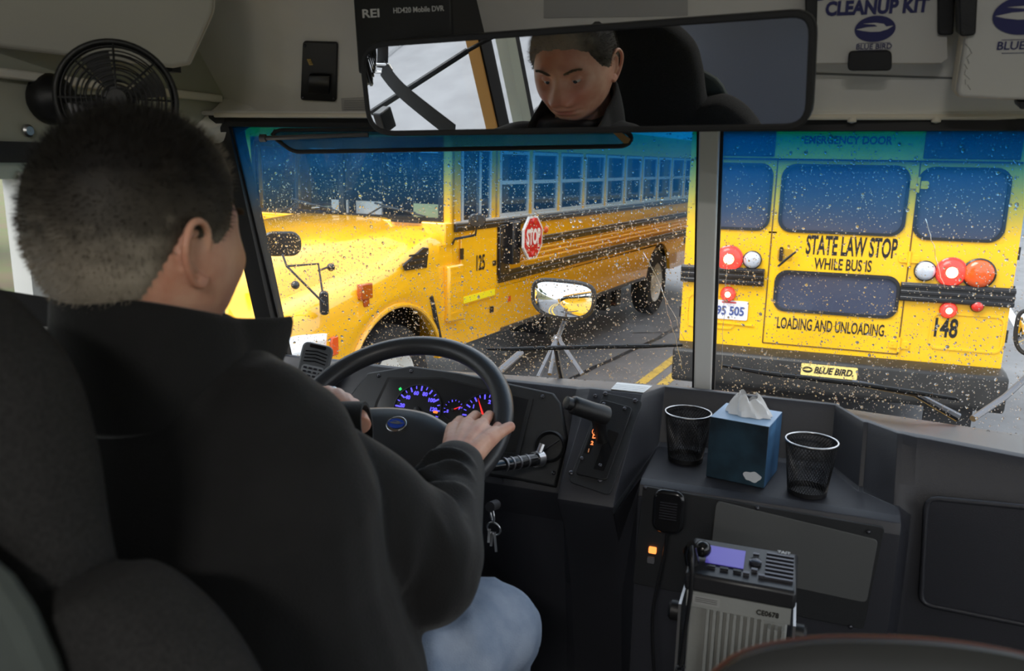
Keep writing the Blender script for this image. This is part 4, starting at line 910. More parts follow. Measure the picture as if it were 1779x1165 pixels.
for a in (8, 172, -65, -115):
    a = math.radians(a); c, s_ = math.cos(a), math.sin(a)
    g = G(); g.tube([WP.p(.09*c, .09*s_, -.045), WP.p(.15*c, .15*s_, -.03), WP.p(.197*c, .197*s_, -.004)], [.022, .016, .013], 12, up=WP.n, flat=.55); g.build('spoke', M_wheel, sw_, smooth=70)
lx, ly = WP.px(678, 741)
b3 = thing('badge_anchor', (0, 0, 0), None, None) if False else None
G().prism([WP.p(lx + .0195*math.cos(a), ly*.0 + .012 + .0175*math.sin(a), -.019) for a in np.linspace(0, 2*math.pi, 36, endpoint=False)], WP.n*.006).build('badge_rim', mat('chrome', (.75, .76, .78), .12, metal=1), sw_, bevel=.001)
bird(sw_, PL(WP.p(0, 0, -.013), WP.u, WP.v), lx, .012, .033, mat('badge_blue', (.02, .06, .35), .25), M_metal, .0005)
G().prism([WP.p(.085, -.02, -.03), WP.p(.112, -.01, -.03), WP.p(.105, -.06, -.03), WP.p(.07, -.09, -.03)], WP.n*.008).build('horn_groove', M_gloss, sw_, bevel=.003, fixn=True)
g = G(); g.tube([WP.p(0, -.01, -.06), WP.p(0, -.06, -.2), WC + [0, .22, -.34], WC + [0, .3, -.8]], [.055, .05, .045, .045], 18); tag(g.build('steering_column', M_black, None, smooth=60), 'black steering column below the steering wheel', 'steering column')
# stalk
s0_, s1_ = at(845, 812, d=1.46), at(938, 796, d=1.56)
stk = thing('column_stalk', tuple(s0_), 'black and silver control stalk right of the steering column', 'lever')
g = G(); dv = s1_ - s0_
g.tube([s0_ - dv*.9 + [0, 0, -.03], s0_, s0_ + dv*.35, s0_ + dv*.4, s0_ + dv*.9], [.006, .008, .010, .012, .013], 14); g.build('lever', M_gloss, stk, smooth=50)
g = G(); 
for t_ in (.3, .42, .55, .7): g.tube([s0_ + dv*t_, s0_ + dv*(t_+.03)], .0135, 14)
g.build('ring', M_dmetal, stk)
g = G(); g.tube([s0_ + dv*.9, s0_ + dv*1.02], [.0155, .0155], 18); g.tube([s0_+dv*.93 + [0, 0, -.002], s0_ + dv*1.06 + [0, -.004, .03]], .006, 8); g.build('tip', M_metal, stk)
# keys hanging from the ignition
kk = thing('key_ring', tuple(at(856, 885, d=1.42)), 'bunch of silver keys hanging from the ignition beside the elbow', 'keys')
def ring(c, r, n, tr=.0014): 
    n = unit(n); u = unit(np.cross(n, (0, 0, 1) if abs(n[2]) < .9 else (1, 0, 0))); w = np.cross(n, u)
    return G().tube([c + r*(math.cos(a)*u + math.sin(a)*w) for a in np.linspace(0, 2*math.pi, 24, endpoint=False)], tr, 6, closed=True)
kc = [at(855, 893, d=1.42), at(858, 918, d=1.42), at(853, 938, d=1.41)]
g = ring(kc[0], .012, (.8, .6, .1), .002); g.build('ring', M_metal, kk, smooth=90); ring(kc[1], .013, (.1, 1, .2), .0016).build('ring', M_metal, kk, smooth=90)
G().cyl(at(862, 876, d=1.44), at(851, 880, d=1.41), .009, seg=14).build('ignition_barrel', M_dmetal, kk)
for i, (p, q) in enumerate((((855, 925), (853, 948)), ((859, 926), (862, 958)), ((850, 920), (849, 942)))):
    a, b = at(*p, d=1.41), at(*q, d=1.405); u = unit(b - a)
    g = G(); g.tube([a - u*.002, a + u*.001], .008, 10, flat=.2); g.box((a + b)/2, (.0045, .0015, np.linalg.norm(b - a)), unit(np.cross(u, (0, 1, .2))), (0, 1, 0), u); g.build('key', M_metal, kk)

# ------------------------------------------------------------------ interior mirror
MD = 1.15; mpt = at(975, 140, d=MD); face_t = np.array([-.445, .70, 1.232])
mn = unit(unit(CAM - mpt) + unit(face_t - mpt))
MR = PLn(mpt, mn)
mrt = thing('rear_view_mirror', tuple(mpt), 'wide black-rimmed interior mirror showing the driver, above the windshield', 'mirror')
def rq(pts, r, n=6):
    P = [np.array(p, float) for p in pts]; out = []
    for i in range(len(P)):
        a_, b_, c_ = P[i-1], P[i], P[(i+1) % len(P)]; d1, d2 = unit(a_ - b_), unit(c_ - b_)
        for t in np.linspace(0, 1, n): out.append(tuple(b_ + d1*r*(1-t)**2 + d2*r*t**2))
    return out
oo = [(622, 74), (640, 237), (1410, 226), (1420, 14)]
oq = MR.pxs(rq(oo, 48, 7)); c_ = np.mean(MR.pxs(oo), axis=0)
def shrink(P, d):
    P = [np.array(p) for p in P]; out = []; n = len(P)
    for i in range(n):
        t = unit(P[(i+1) % n] - P[i-1]); nn = np.array([-t[1], t[0]])
        if nn@(c_ - P[i]) < 0: nn = -nn
        out.append(tuple(P[i] + nn*d))
    return out
iq = shrink(oq, .009)
G().prism(MR.poly(oq, -.002), -MR.n*.018).build('housing', M_black, mrt, bevel=.004, fixn=True)
G().ringp(MR.poly(oq, .002), MR.poly(iq, .002), -MR.n*.006).build('rim', M_rubber, mrt, bevel=.002, fixn=True)
M_mirror = mat('mirror_silver', (.86, .87, .88), .015, metal=1)
mg = G(); mg.add(MR.poly(iq, .0), [tuple(range(len(iq)))]); mg_ = mg.build('glass', M_mirror, mrt, smooth=0)
for p in mg_.data.polygons:
    if np.array(p.normal)@MR.n < 0: mg_.data.flip_normals()
    break
G().tube([mpt - MR.n*.02, mpt + [0, .12, .06], mpt + [0, .2, .1]], .012, 10).build('stem', M_black, mrt)
# tinted sun visor behind the mirror
va = [at(452, 238, d=1.62), at(1080, 232, d=1.50)]
vs = thing('sun_visor', tuple(va[0]), 'smoked translucent sun visor on a metal rod behind the interior mirror', 'sun visor')
VP = PL(at(760, 250, d=1.55), unit(va[1] - va[0]), (0, .25, 1))
vq = VP.pxs(rq([(472, 236), (510, 264), (1088, 254), (1101, 240), (1085, 226), (480, 226)], 12, 5))
G().prism(VP.poly(vq, 0), VP.n*.003).build('panel', mat('smoked_acrylic', (.07, .18, .28), .08, alpha=.45), vs, fixn=True)
g = G(); g.tube(VP.poly(vq, .001), .0042, 8, closed=True); g.build('edge_trim', M_rubber, vs)
e0, e1 = at(452, 240, d=1.585), at(640, 234, d=1.56); g = G(); g.tube([e0, e1], .0045, 10); g.tube([e0, e0 + unit(e1-e0)*.012], .0075, 12); g.build('rod', M_dmetal, vs)
g = G(); g.prism(VP.poly(VP.pxs([(1062, 229), (1076, 229), (1096, 243), (1092, 250), (1084, 250)]), .004), VP.n*.001); g.build('end_label', mat('tan_label', (.4, .24, .1), .5), vs, fixn=True)

# ------------------------------------------------------------------ things on the header
def onhp(px, py, h=0): return onpl(px, py, HP.p(0, 0, h), HP.n)
dv_ = thing('video_recorder', tuple(onhp(700, 60, .05)), 'black box mobile video recorder mounted left above the mirror', 'video recorder')
x0, y0_ = HP.px(625, 128); x1, _ = HP.px(822, 100)
q0 = at(622, 128, d=1.36); q1 = at(800, 110, d=1.36)
DP = PL(q0, (1, 0, 0), (0, -.1, 1))
g = G(); w_ = (q1 - q0)[0]+.015
g.prism([DP.p(0, -.0, 0), DP.p(w_, 0, 0), DP.p(w_, .3, 0), DP.p(0, .3, 0)], -DP.n*.17); g.build('case', M_black, dv_, bevel=.004, fixn=True)
text('REI', 'logo', DP, DP.px(645, 24)[0], DP.px(645, 24)[1], .018, mat('silver_print', (.6, .6, .6), .5), dv_, 1.4, .0004)
text('HD420 Mobile DVR', 'lettering', DP, DP.px(727, 17)[0], DP.px(727, 17)[1], .0115, mat('silver_print'), dv_, .95, .0001)
G().box(DP.p(w_/2, -.003, -.09), (w_, .012, .006)).build('mount_rail', M_dmetal, dv_)
# switch plate with amber letter
pq = HP.pxs(rpoly([(528, 70), (588, 72), (586, 174), (524, 171)], .08))
swp = thing('switch_plate', tuple(onhp(556, 120)), 'small black switch plate on the header left of the recorder', 'switch')
G().prism(HP.poly(pq, .0), HP.n*.006).build('plate', M_black, swp, bevel=.0015, fixn=True)
G().prism(HP.poly(HP.pxs([(541, 125), (577, 126), (575, 158), (539, 156)]), .006), HP.n*.006).build('rocker', M_gloss, swp, bevel=.001, fixn=True)
text('E', 'letter', HP, *HP.px(541, 105), .016, mat('amber_print', (.45, .3, .08), .5), swp, 1, .001, h=.0065)
for p in ((532, 76), (582, 167), (529, 166)): screw(PL(HP.p(0, 0, .006), HP.u, HP.v), *HP.px(*p), swp, .003)
nt_ = tag(G().prism(HP.poly(HP.pxs([(593, 170), (640, 168), (642, 199), (595, 200)]), .001), HP.n*.0006).build('notice_sticker', mat('notice_grey', (.5, .49, .47), .6), fixn=True), 'small printed notice sticker on the header below the recorder', 'sticker')
for i in range(7):
    a, b = HP.px(598, 174 + i*3.6), HP.px(636, 173 + i*3.6); G().prism([HP.p(a[0], a[1], .0016), HP.p(b[0], a[1], .0016), HP.p(b[0], a[1]-.0011, .0016), HP.p(a[0], a[1]-.0011, .0016)], HP.n*.0003).build('print_line', M_greyink, nt_, fixn=True)
tag(G().prism(HP.poly(HP.pxs([(945, -14), (1195, -18), (1195, 26), (945, 30)]), .001), HP.n*.001).build('blank_label', mat('label_grey', (.46, .455, .44), .6), fixn=True), 'plain pale label on the header above the mirror', 'label')
g = G(); q = HP.pxs([(1418, 126), (1662, 134), (1662, 137), (1418, 129)]); g.prism(HP.poly(q, .0), HP.n*.0012); struct(g, 'header_seam', M_rubber if False else mat('seam_grey', (.2, .2, .19), .6), fixn=True)
# two white kit boxes in black clips
def kit(name, label, pxs, d, y, words, bw, extra):
    """flat white case; pxs = outline in the picture, on an upright plane at y"""
    KPn = PL((0, y, 1.5), (1, 0, 0), (0, -.25, 1)); q = KPn.pxs(rpoly(pxs, .07))
    c = KPn.p(*np.mean(q, axis=0)); t = thing(name, tuple(c), label, 'first aid box' if 'second' in label else 'kit box')
    G().prism(KPn.poly(q), -KPn.n*.02).build('lid', M_white, t, bevel=.004, fixn=True, seg=3)
    cc_ = np.mean(q, axis=0); q2 = [tuple(cc_ + (np.array(p) - cc_)*1.012 + np.array([0, -.003])) for p in q]
    G().prism(KPn.poly(q2, -.02), -KPn.n*.045).build('case', M_cream, t, bevel=.006, fixn=True)
    return t, KPn
k1_, KA = kit('cleanup_kit', 'white body fluid cleanup kit case with navy lettering on the header', [(1400, -90), (1402, 110), (1636, 110), (1647, 102), (1640, -90)], 1.2, 1.36, '', 1, 0)
text('CLEANUP KIT', 'lettering', KA, *KA.px(1522, 13), .026, M_navy, k1_, .86, .0012)
text('BODY FLUID', 'lettering', KA, *KA.px(1500, -14), .026, M_navy, k1_, .86, .0012)
bx_, by_ = KA.px(1520, 50); bird(k1_, KA, bx_, by_, .055, M_navy, M_white, .0008)
text('BLUE BIRD', 'lettering', KA, *KA.px(1518, 81), .0105, M_navy, k1_, 1.0, .0001)
for yy in (75, 87): 
    a, b = KA.px(1490, yy), KA.px(1547, yy-.5); G().prism([KA.p(a[0], a[1], .0008), KA.p(b[0], a[1], .0008), KA.p(b[0], a[1]-.0006, .0008), KA.p(a[0], a[1]-.0006, .0008)], KA.n*.0003).build('rule_line', M_navy, k1_, fixn=True)
def clip(par, pl, pxs, h0, h1, m=M_black): G().prism(pl.poly(pl.pxs(rpoly(pxs, .25)), h0), pl.n*(h1-h0)).build('clip', m, par, bevel=.002, fixn=True)
clip(k1_, KA, [(1474, 88), (1549, 87), (1549, 122), (1472, 122)], -.03, .008)
clip(k1_, KA, [(1628, -60), (1660, -60), (1655, 60), (1628, 60)], -.03, .01); clip(k1_, KA, [(1398, -40), (1421, -40), (1419, 55), (1400, 60)], -.03, .006)
k2_, KB = kit('first_aid_kit', 'white scuffed case cut by the right edge, second on the header', [(1697, -60), (1662, 168), (1850, 178), (1850, -60)], 1.2, 1.30, '', 1, 0)
bx_, by_ = KB.px(1780, 26); bird(k2_, KB, bx_, by_, .075, M_navy, M_white, .0008)
text('BLUE BIRD', 'lettering', KB, *KB.px(1783, 79), .015, M_navy, k2_, 1.0, .0002)
for yy in (69, 92): 
    a, b = KB.px(1740, yy), KB.px(1826, yy+2); G().prism([KB.p(a[0], a[1], .0008), KB.p(b[0], a[1], .0008), KB.p(b[0], a[1]-.0008, .0008), KB.p(a[0], a[1]-.0008, .0008)], KB.n*.0003).build('rule_line', M_navy, k2_, fixn=True)
clip(k2_, KB, [(1662, -60), (1699, -60), (1693, 60), (1665, 62)], -.03, .012)
clip(k2_, KB, [(1768, 176), (1800, 176), (1800, 190), (1770, 188)], -.03, .006)
# scuff marks on the second case
for i in range(9):
    a = KB.px(1680 + rnd.uniform(-5, 9), 75 + i*9); b = KB.px(1680 + rnd.uniform(-6, 8), 84 + i*9)
    G().tube([KB.p(*a, .0004), KB.p(*b, .0004)], .0009, 4, flat=.3).build('scuff', mat('scuff_grey', (.3, .29, .27), .7), k2_)

# overhead compartment at the left
oc = thing('overhead_compartment', (-.75, 1.0, 1.55), 'large pale overhead compartment with rounded edge, top left corner', 'compartment')
OP = PL(at(200, 60, d=1.25), (.70, .70, 0), (.12, -.2, 1))
oq_ = OP.pxs(rpoly([(-260, -160), (-260, 52), (300, 118), (330, 112), (372, 20), (375, -160)], .12))
M_comp = mat('compartment_plastic', (.42, .41, .37), .35)
G().prism(OP.poly(oq_), -OP.n*.14).build('door', M_comp, oc, bevel=.012, seg=4, fixn=True)
cc_ = np.mean(oq_, axis=0); 
G().ringp(OP.poly([tuple(cc_ + (np.array(p)-cc_)*1.012) for p in oq_], -.006), OP.poly([tuple(cc_ + (np.array(p)-cc_)*.985) for p in oq_], -.006), -OP.n*.012).build('edge_trim', mat('edge_plastic', (.5, .49, .45), .35), oc, bevel=.002, fixn=True)
G().box(OP.p(*OP.px(302, 122), -.05), (.02, .02, .02)).build('hinge', M_black, oc)
# fan
fc = at(204, 172, d=1.14); fn = unit(CAM - fc + np.array([-.05, 0, .05])); FP = PLn(fc, fn); FR = .077
fan = thing('cab_fan', tuple(fc), 'black round wire-guard cab fan on the left wall above the driver', 'fan')
for i, k in enumerate(np.linspace(.16, 1, 11)):
    h = .03*(1 - k**2); g = G(); g.tube([FP.p(FR*k*math.cos(a), FR*k*math.sin(a), h) for a in np.linspace(0, 2*math.pi, 56, endpoint=False)], .0042 if k == 1 else .0012, 6, closed=True); g.build('guard_ring', M_black, fan, smooth=90)
for i in range(8):
    a = math.pi/4*i; g = G(); g.tube([FP.p(FR*k*math.cos(a), FR*k*math.sin(a), .03*(1 - k**2)) for k in (.1, .4, .7, 1)], .0016, 6); g.build('guard_rib', M_black, fan)
G().lathe([(FR, -.002), (FR, -.03), (FR*.96, -.032), (FR*.94, -.002)], fc, fn, 48).build('guard_band', M_black, fan)
for i in range(11, 19):
    k = (i-10)/8.5; g = G(); g.tube([FP.p(FR*k*math.cos(a), FR*k*math.sin(a), -.03 - .02*(1 - k**2)) for a in np.linspace(0, 2*math.pi, 40, endpoint=False)], .0011, 5, closed=True); g.build('guard_ring', M_black, fan, smooth=90)
G().lathe([(.001, .031), (.012, .031), (.014, .02), (.014, .0)], fc, fn, 24).build('guard_centre', M_black, fan)
for i in range(4):
    a = math.pi/2*i + .4; g = G(); rows = []
    for k in np.linspace(.2, .85, 6): 
        rows.append([FP.p(FR*k*math.cos(a + t_), FR*k*math.sin(a + t_), -.012 + .012*t_) for t_ in np.linspace(-.3, .3, 6)])
    g.grid(rows); o = g.build('blade', mat('smoked_blade', (.06, .06, .065), .25), fan)
G().lathe([(.001, -.008), (.018, -.01), (.02, -.03), (.024, -.06), (.02, -.075), (.001, -.078)], fc, fn, 24).build('motor', M_black, fan)
fb = at(93, 172, x=-.985); g = G(); g.lathe([(.04, -.012), (.04, .004), (.034, .014), (.02, .03), (.001, .032)], fb, (1, -.1, .1), 28); g.build('base', M_black, fan)
G().tube([fb + [.02, 0, 0], (fb + fc)/2 - fn*.05, fc - fn*.06], .009, 10).build('arm', M_black, fan)
bs = at(47, 227, x=-.998); tag(G().lathe([(.010, 0), (.010, .004), (.007, .007), (.001, .007)], bs, (1, 0, 0), 16).build('wall_bolt', M_metal), 'single silver bolt in the left wall below the fan', 'bolt')
G_w = G(); G_w.bb(-1.0, -.985, -.2, 1.44, 1.43, 1.445); struct(G_w, 'trim_7', M_liner, bevel=.003)

# ------------------------------------------------------------------ outside the glass: wipers, crossview mirrors
def wiper(label, blade, arm, off=.02):
    t = thing('wiper', tuple(gp(0, .9)), label, 'wiper')
    def og(px, py, o=off):
        s_ = 1 if px > 1225 else -1; a, b, c = gp(s_*.02, .85), gp(s_*.9, .85), gp(s_*.02, 1.3); n = unit(np.cross(b-a, c-a)); n = n if n[1] > 0 else -n
        return onpl(px, py, a + n*o, n)
    g = G(); g.tube([og(*p) for p in blade], [.004] + [.0065]*(len(blade)-2) + [.004], 8, flat=.8); g.build('blade', M_rubber, t)
    mid = blade[len(blade)//2]
    g = G(); g.tube([og(*p, off+.016) for p in blade[1:-1]], .004, 6); 
    for p in (blade[1], blade[-2]): g.tube([og(*p, off+.016), og(*p, off)], .004, 6)
    g.build('bridge', M_dmetal, t)
    g = G(); g.tube([og(*p, off + .03) for p in arm], [.006, .006, .009] if len(arm) == 3 else .007, 8); g.build('arm', M_dmetal, t)
    return t
wiper('black wiper blade lying along the foot of the left pane', [(845, 606), (900, 606), (960, 604), (1040, 602), (1120, 601), (1186, 599)], [(965, 601), (972, 640), (985, 700)])
wiper('black wiper blade along the foot of the right pane', [(1256, 635), (1330, 648), (1400, 656), (1500, 668), (1600, 683), (1665, 693)], [(1480, 664), (1590, 684), (1665, 725)])
M_convex = mat('convex_mirror_silver', (.9, .91, .92), .02, metal=1)
def xmirror(label, c, w, h, up_bulge=.045, rz_=0.):
    n = unit([math.sin(rz_), -1, .02]); pl = PLn(c, n)
    t = thing('crossview_mirror', tuple(c), label, 'mirror')
    def outl(k): # rounded D shape: flat top, round bottom
        o = []
        for a in np.linspace(0, 2*math.pi, 48, endpoint=False):
            x, y = math.cos(a), math.sin(a); e = .45 if y > 0 else .85
            o.append((k*w/2*math.copysign(abs(x)**(.55 if y > 0 else .8), x), k*h/2*math.copysign(abs(y)**e, y)*(.8 if y > 0 else 1)))
        return o
    rows = [pl.poly(outl(k), up_bulge*(1 - k**2)) for k in (1, .95, .88, .8, .7, .6, .5, .4, .3, .2, .1, .02)]
    g = G(); g.loft(rows); g.build('mirror_face', M_convex, t, smooth=180, fixn=True)
    g = G(); g.tube(pl.poly(outl(1.0), 0), .0085, 10, closed=True); g.build('rim', M_rubber, t, smooth=180)
    g = G(); rows = [pl.poly(outl(k), -.05*(1 - k**2)) for k in (1, .8, .5, .05)]; g.loft(rows); g.build('back_shell', M_black, t, smooth=180, fixn=True)
    return t, pl
mc_ = at(978, 517, d=3.0); xm, xpl = xmirror('round-bottomed convex hood mirror reflecting the yellow hood, left pane', mc_, .255, .155, .065, -.2)
g = G(); q = at(968, 590, d=3.0)
g.tube([mc_ - xpl.n*.045, mc_ + [.0, .05, -.08], q], .009, 8); g.build('stem', M_dmetal, xm)
for (px, py) in ((935, 655), (955, 650), (1012, 650)): 
    g = G(); g.tube([q + [0, 0, .01], at(px, py, d=2.9)], .0085, 8); g.build('leg', M_dmetal, xm)
G().ball(q, .02).build('clamp', M_dmetal, xm)
g = G(); g.tube([at(850, 660, d=2.6), at(905, 612, d=2.75)], .012, 8); tag(g.build('hood_rod', M_dmetal), 'dark rod on the hood left of the round mirror legs', 'rod')
xm2, xp2 = xmirror('convex mirror cut by the right edge of the picture', at(1797, 574, d=3.1), .12, .19, .05, -.35)
g = G(); g.tube([at(1800, 640, d=3.1), at(1745, 690, d=3.0), at(1690, 727, d=2.9)], .012, 8); g.build('arm', M_dmetal, xm2)

# ------------------------------------------------------------------ rain on the glass
M_drop = bpy.data.materials.new('water'); M_drop.use_nodes = True; nt = M_drop.node_tree; nt.nodes.clear()
o_ = nt.nodes.new('ShaderNodeOutputMaterial'); gg = nt.nodes.new('ShaderNodeBsdfGlass'); gg.inputs['IOR'].default_value = 1.33; gg.inputs['Roughness'].default_value = 0
nt.links.new(gg.outputs[0], o_.inputs[0])
def drops(name, label, s_, n, seed):
    r = np.random.RandomState(seed); V = []; Fc = []; k = 0
    seg = 10; prof = [(1, 0), (.92, .22), (.66, .42), (.3, .53)]
    a, b, c = gp(s_*.02, .85), gp(s_*.9, .85), gp(s_*.02, 1.3); nn = unit(np.cross(b-a, c-a)); nn = nn if nn[1] > 0 else -nn
    u = unit(b - a); w = np.cross(nn, u); w = w if w[2] > 0 else -w
    pts = []
    while len(pts) < n:
        x, z = s_*r.uniform(.03, .95), r.uniform(.83, 1.385)
        dens = .55 + .45*math.sin(x*9 + seed)*math.sin(z*17+1)
        if r.uniform() > dens + .3: continue
        rad = min(.0034, .00055*math.exp(abs(r.normal(0, .6)))); 
        if r.uniform() < .02: rad *= 1.5
        pts.append((x, z, rad))
    base = []
    for (x, z, rad) in pts:
        p = gp(x, z) + nn*.0045; st = r.uniform(.85, 1.35); sk = r.uniform(.8, 1.15)
        for (q, h) in prof:
            for i in range(seg):
                t = 2*math.pi*i/seg; base.append(p + u*rad*q*sk*math.cos(t) + w*rad*q*st*math.sin(t)*(1.15 if math.sin(t) < 0 else .9) + nn*rad*h*1.15)
        base.append(p + nn*rad*.56*1.15)
        for j in range(len(prof)-1):
            for i in range(seg): l = (i+1) % seg; Fc.append((k+j*seg+i, k+j*seg+l, k+(j+1)*seg+l, k+(j+1)*seg+i))
        tp_ = k + len(prof)*seg
        for i in range(seg): Fc.append((k+(len(prof)-1)*seg+i, k+(len(prof)-1)*seg+(i+1) % seg, tp_))
        k = tp_ + 1
    B_ = np.array(base); 
    v = B_[Fc[0][1]] - B_[Fc[0][0]]; v2 = B_[Fc[0][2]] - B_[Fc[0][0]]
    if np.cross(v, v2)@nn < 0: Fc = [f[::-1] for f in Fc]
    g = G(); g.v.append(B_); g.f = Fc; g.n = len(B_)
    # trickles
    o = g.build(name, M_drop, None, smooth=180); tag(o, label, 'water', kind='stuff'); return o
drops('raindrops', 'raindrops on the outside of the left windshield pane', -1, 12500, 3)
drops('raindrops', 'raindrops on the outside of the right windshield pane', 1, 9000, 8)
tg = G()
for px0, py0, px1, py1 in ((1120, 440, 1190, 590), (1150, 500, 1186, 640), (1262, 440, 1255, 640), (1610, 380, 1640, 500)):
    P = []
    for t in np.linspace(0, 1, 14):
        px, py = px0 + (px1-px0)*t + rnd.uniform(-2, 2), py0 + (py1-py0)*t
        s_ = 1 if px > 1225 else -1; a, b, c = gp(s_*.02, .85), gp(s_*.9, .85), gp(s_*.02, 1.3); nn = unit(np.cross(b-a, c-a)); nn = nn if nn[1] > 0 else -nn
        P.append(onpl(px, py, a + nn*.0045, nn))
    tg.tube(P, .0008, 6, flat=.6)
tag(tg.build('rain_trickles', M_drop, smooth=180), 'thin water trickles running down the windshield near the centre post', 'water', kind='stuff')
# ------------------------------------------------------------------ driver's seat
def fabric(name, c1, c2, s=500): 
    m = mat(name, c1, .95, col2=c2, nscale=s, bump=.6, bscale=s*1.3); return m
M_seat = fabric('charcoal_tweed', (.015, .0145, .0145), (.006, .0058, .0058), 350)
M_side = fabric('grey_green_vinyl', (.05, .06, .056), (.045, .054, .05), 30)
ds = thing('driver_seat', (-.45, .3, 0), 'charcoal fabric high-backed driver seat, close at the lower left', 'seat')
def cushion(outline, y0, y1, rake, inset, name, m, par, n=7):
    """upright cushion: outline in x,z; rounded front and back"""
    P = spline([(a, b, 0) for a, b in outline + outline[:1]], 6)[:-1]; c = P.mean(axis=0); rows = []
    for t in np.linspace(-1, 1, n):
        k = 1 - inset*(1 - math.sqrt(max(0, 1 - (abs(t)**2.6)*.97)))
        y = (y0+y1)/2 + (y1-y0)/2*t
        rows.append([(c[0] + (a-c[0])*k, y - (b - .5)*rake, c[1] + (b-c[1])*k) for a, b, _ in P])
    g = G(); g.loft(rows); return g.build(name, m, par, smooth=180, fixn=True, sub=1)
up = [(-.60, .80), (-.60, 1.07), (-.592, 1.15), (-.565, 1.20), (-.515, 1.236), (-.43, 1.252), (-.345, 1.234), (-.308, 1.212), (-.28, 1.18), (-.268, 1.14), (-.262, 1.07), (-.26, .80)]
cushion(up, .335, .415, 0, .18, 'headrest_back', M_seat, ds)
lo = [(-.74, .46), (-.745, .85), (-.725, .98), (-.67, 1.035), (-.60, 1.05), (-.43, 1.045), (-.27, 1.045), (-.222, 1.052), (-.185, 1.038), (-.152, 1.008), (-.125, .96), (-.108, .88), (-.10, .46)]
cushion(lo, .32, .415, 0, .12, 'backrest', M_seat, ds)
bq = [at(*p, y=.30) for p in ((-250, 900), (-100, 950), (-20, 1020), (20, 1080), (60, 1170), (110, 1320), (120, 1700), (-250, 1700))]
G().prism(bq, (0, .02, 0)).build('back_shell', M_side, ds, bevel=.006, fixn=True)
g = G(); g.box((-.45, .68, .45), (.52, .5, .14)); g.build('seat_cushion', M_seat, ds, bevel=.05, seg=4)
G().bb(-.62, -.28, .42, .85, .02, .38).build('pedestal', M_black, ds, bevel=.02)

# ------------------------------------------------------------------ the driver
HC = np.array([-.446, .632, 1.236]); HY = math.radians(-7)    # head centre, turned slightly to his right
def hrot(v): c, s_ = math.cos(HY), math.sin(HY); v = np.asarray(v, float); return np.stack([v[..., 0]*c - v[..., 1]*s_, v[..., 0]*s_ + v[..., 1]*c, v[..., 2]], -1)
def ga(x, c, s_): return np.exp(-((x-c)/s_)**2/2)
def head_points(nu=150, nv=120):
    th = np.linspace(.001, math.pi-.001, nv)[:, None]; ph = np.linspace(0, 2*math.pi, nu, endpoint=False)[None, :]
    dx = np.sin(th)*np.sin(ph); dy = np.sin(th)*np.cos(ph); dz = np.cos(th)*np.ones_like(ph)
    sg = lambda v, e: np.sign(v)*np.abs(v)**e
    x = .081*sg(dx, .9); y = .098*sg(dy, .95); z = .118*dz
    t = np.clip(-z/.118, 0, 1)
    x = x*(1 - .20*t**1.6) * (1 + .05*ga(z, -.01, .03)); front = np.clip(dy, 0, 1)
    y = np.where(y > 0, y*(1 + .06*t), y*(1 - .32*t**1.3))
    x = x + np.sign(x)*.004*ga(z, -.075, .03)*np.clip(dy+.3, 0, 1)      # jaw corners
    f = np.clip(dy*1.6, 0, 1)
    ax = np.abs(x)
    b = np.interp(z, [-.062, -.048, -.04, -.032, -.012, .012, .024], [0, .004, .018, .026, .016, .006, 0])
    w = np.interp(z, [-.05, -.035, .01], [.0165, .0148, .0095])
    y = y + f*(b*np.exp(-(x/w)**2/2))
    y = y + f*(.010*ga(ax, .0145, .006)*ga(z, -.040, .006))
    y = y - f*(.0150*ga(ax, .031, .0135)*ga(z, .004, .0105))
    y = y + f*(.0065*ga(ax, .028, .017)*ga(z, .024, .0065)) + f*.003*ga(ax, 0, .02)*ga(z, .03, .01)
    y = y + f*(.007*ga(ax, .043, .016)*ga(z, -.024, .016)) - f*.004*ga(ax, .05, .012)*ga(z, -.058, .018)
    y = y + f*(.007*ga(ax, 0, .024)*ga(z, -.062, .016)) + f*ga(ax, 0, .017)*(.0042*ga(z, -.058, .0032) + .005*ga(z, -.0685, .004) - .0055*ga(z, -.0628, .0018)) - f*.004*ga(ax, .027, .004)*ga(z, -.0628, .004)
    y = y - f*.004*ga(ax, 0, .02)*ga(z, -.079, .005) + f*.010*ga(ax, 0, .021)*ga(z, -.098, .013)
    y = y - f*.002*ga(ax, .022, .004)*ga(z, -.046, .012)
    # heavy cheeks and a full neck
    x = x + np.sign(x)*.004*ga(z, -.05, .03)*np.clip(dy+.2, 0, 1)
    return np.stack([x, y, z], -1)
HPTS = head_points()
def hw(v): return HC + hrot(v)
bg = G(); bg.loft(hw(HPTS))
# eyelids
for s_ in (-1, 1):
    for e0, e1, rr_ in ((4, 88, .0142), (-88, -20, .0138)):
        E_ = []
        for el in np.radians(np.linspace(e0, e1, 8)):
            E_.append([hw(np.array([s_*.031, .0748, .003]) + rr_*np.array([1.08*math.cos(el)*math.sin(a), math.cos(el)*math.cos(a), math.sin(el)])) for a in np.linspace(-1.5, 1.5, 16)])
        I_ = [[np.array(q)*.86 + hw([s_*.031, .0748, .003])*.14 for q in r] for r in E_[::-1]]
        bg.grid(E_ + I_ + [E_[0]])
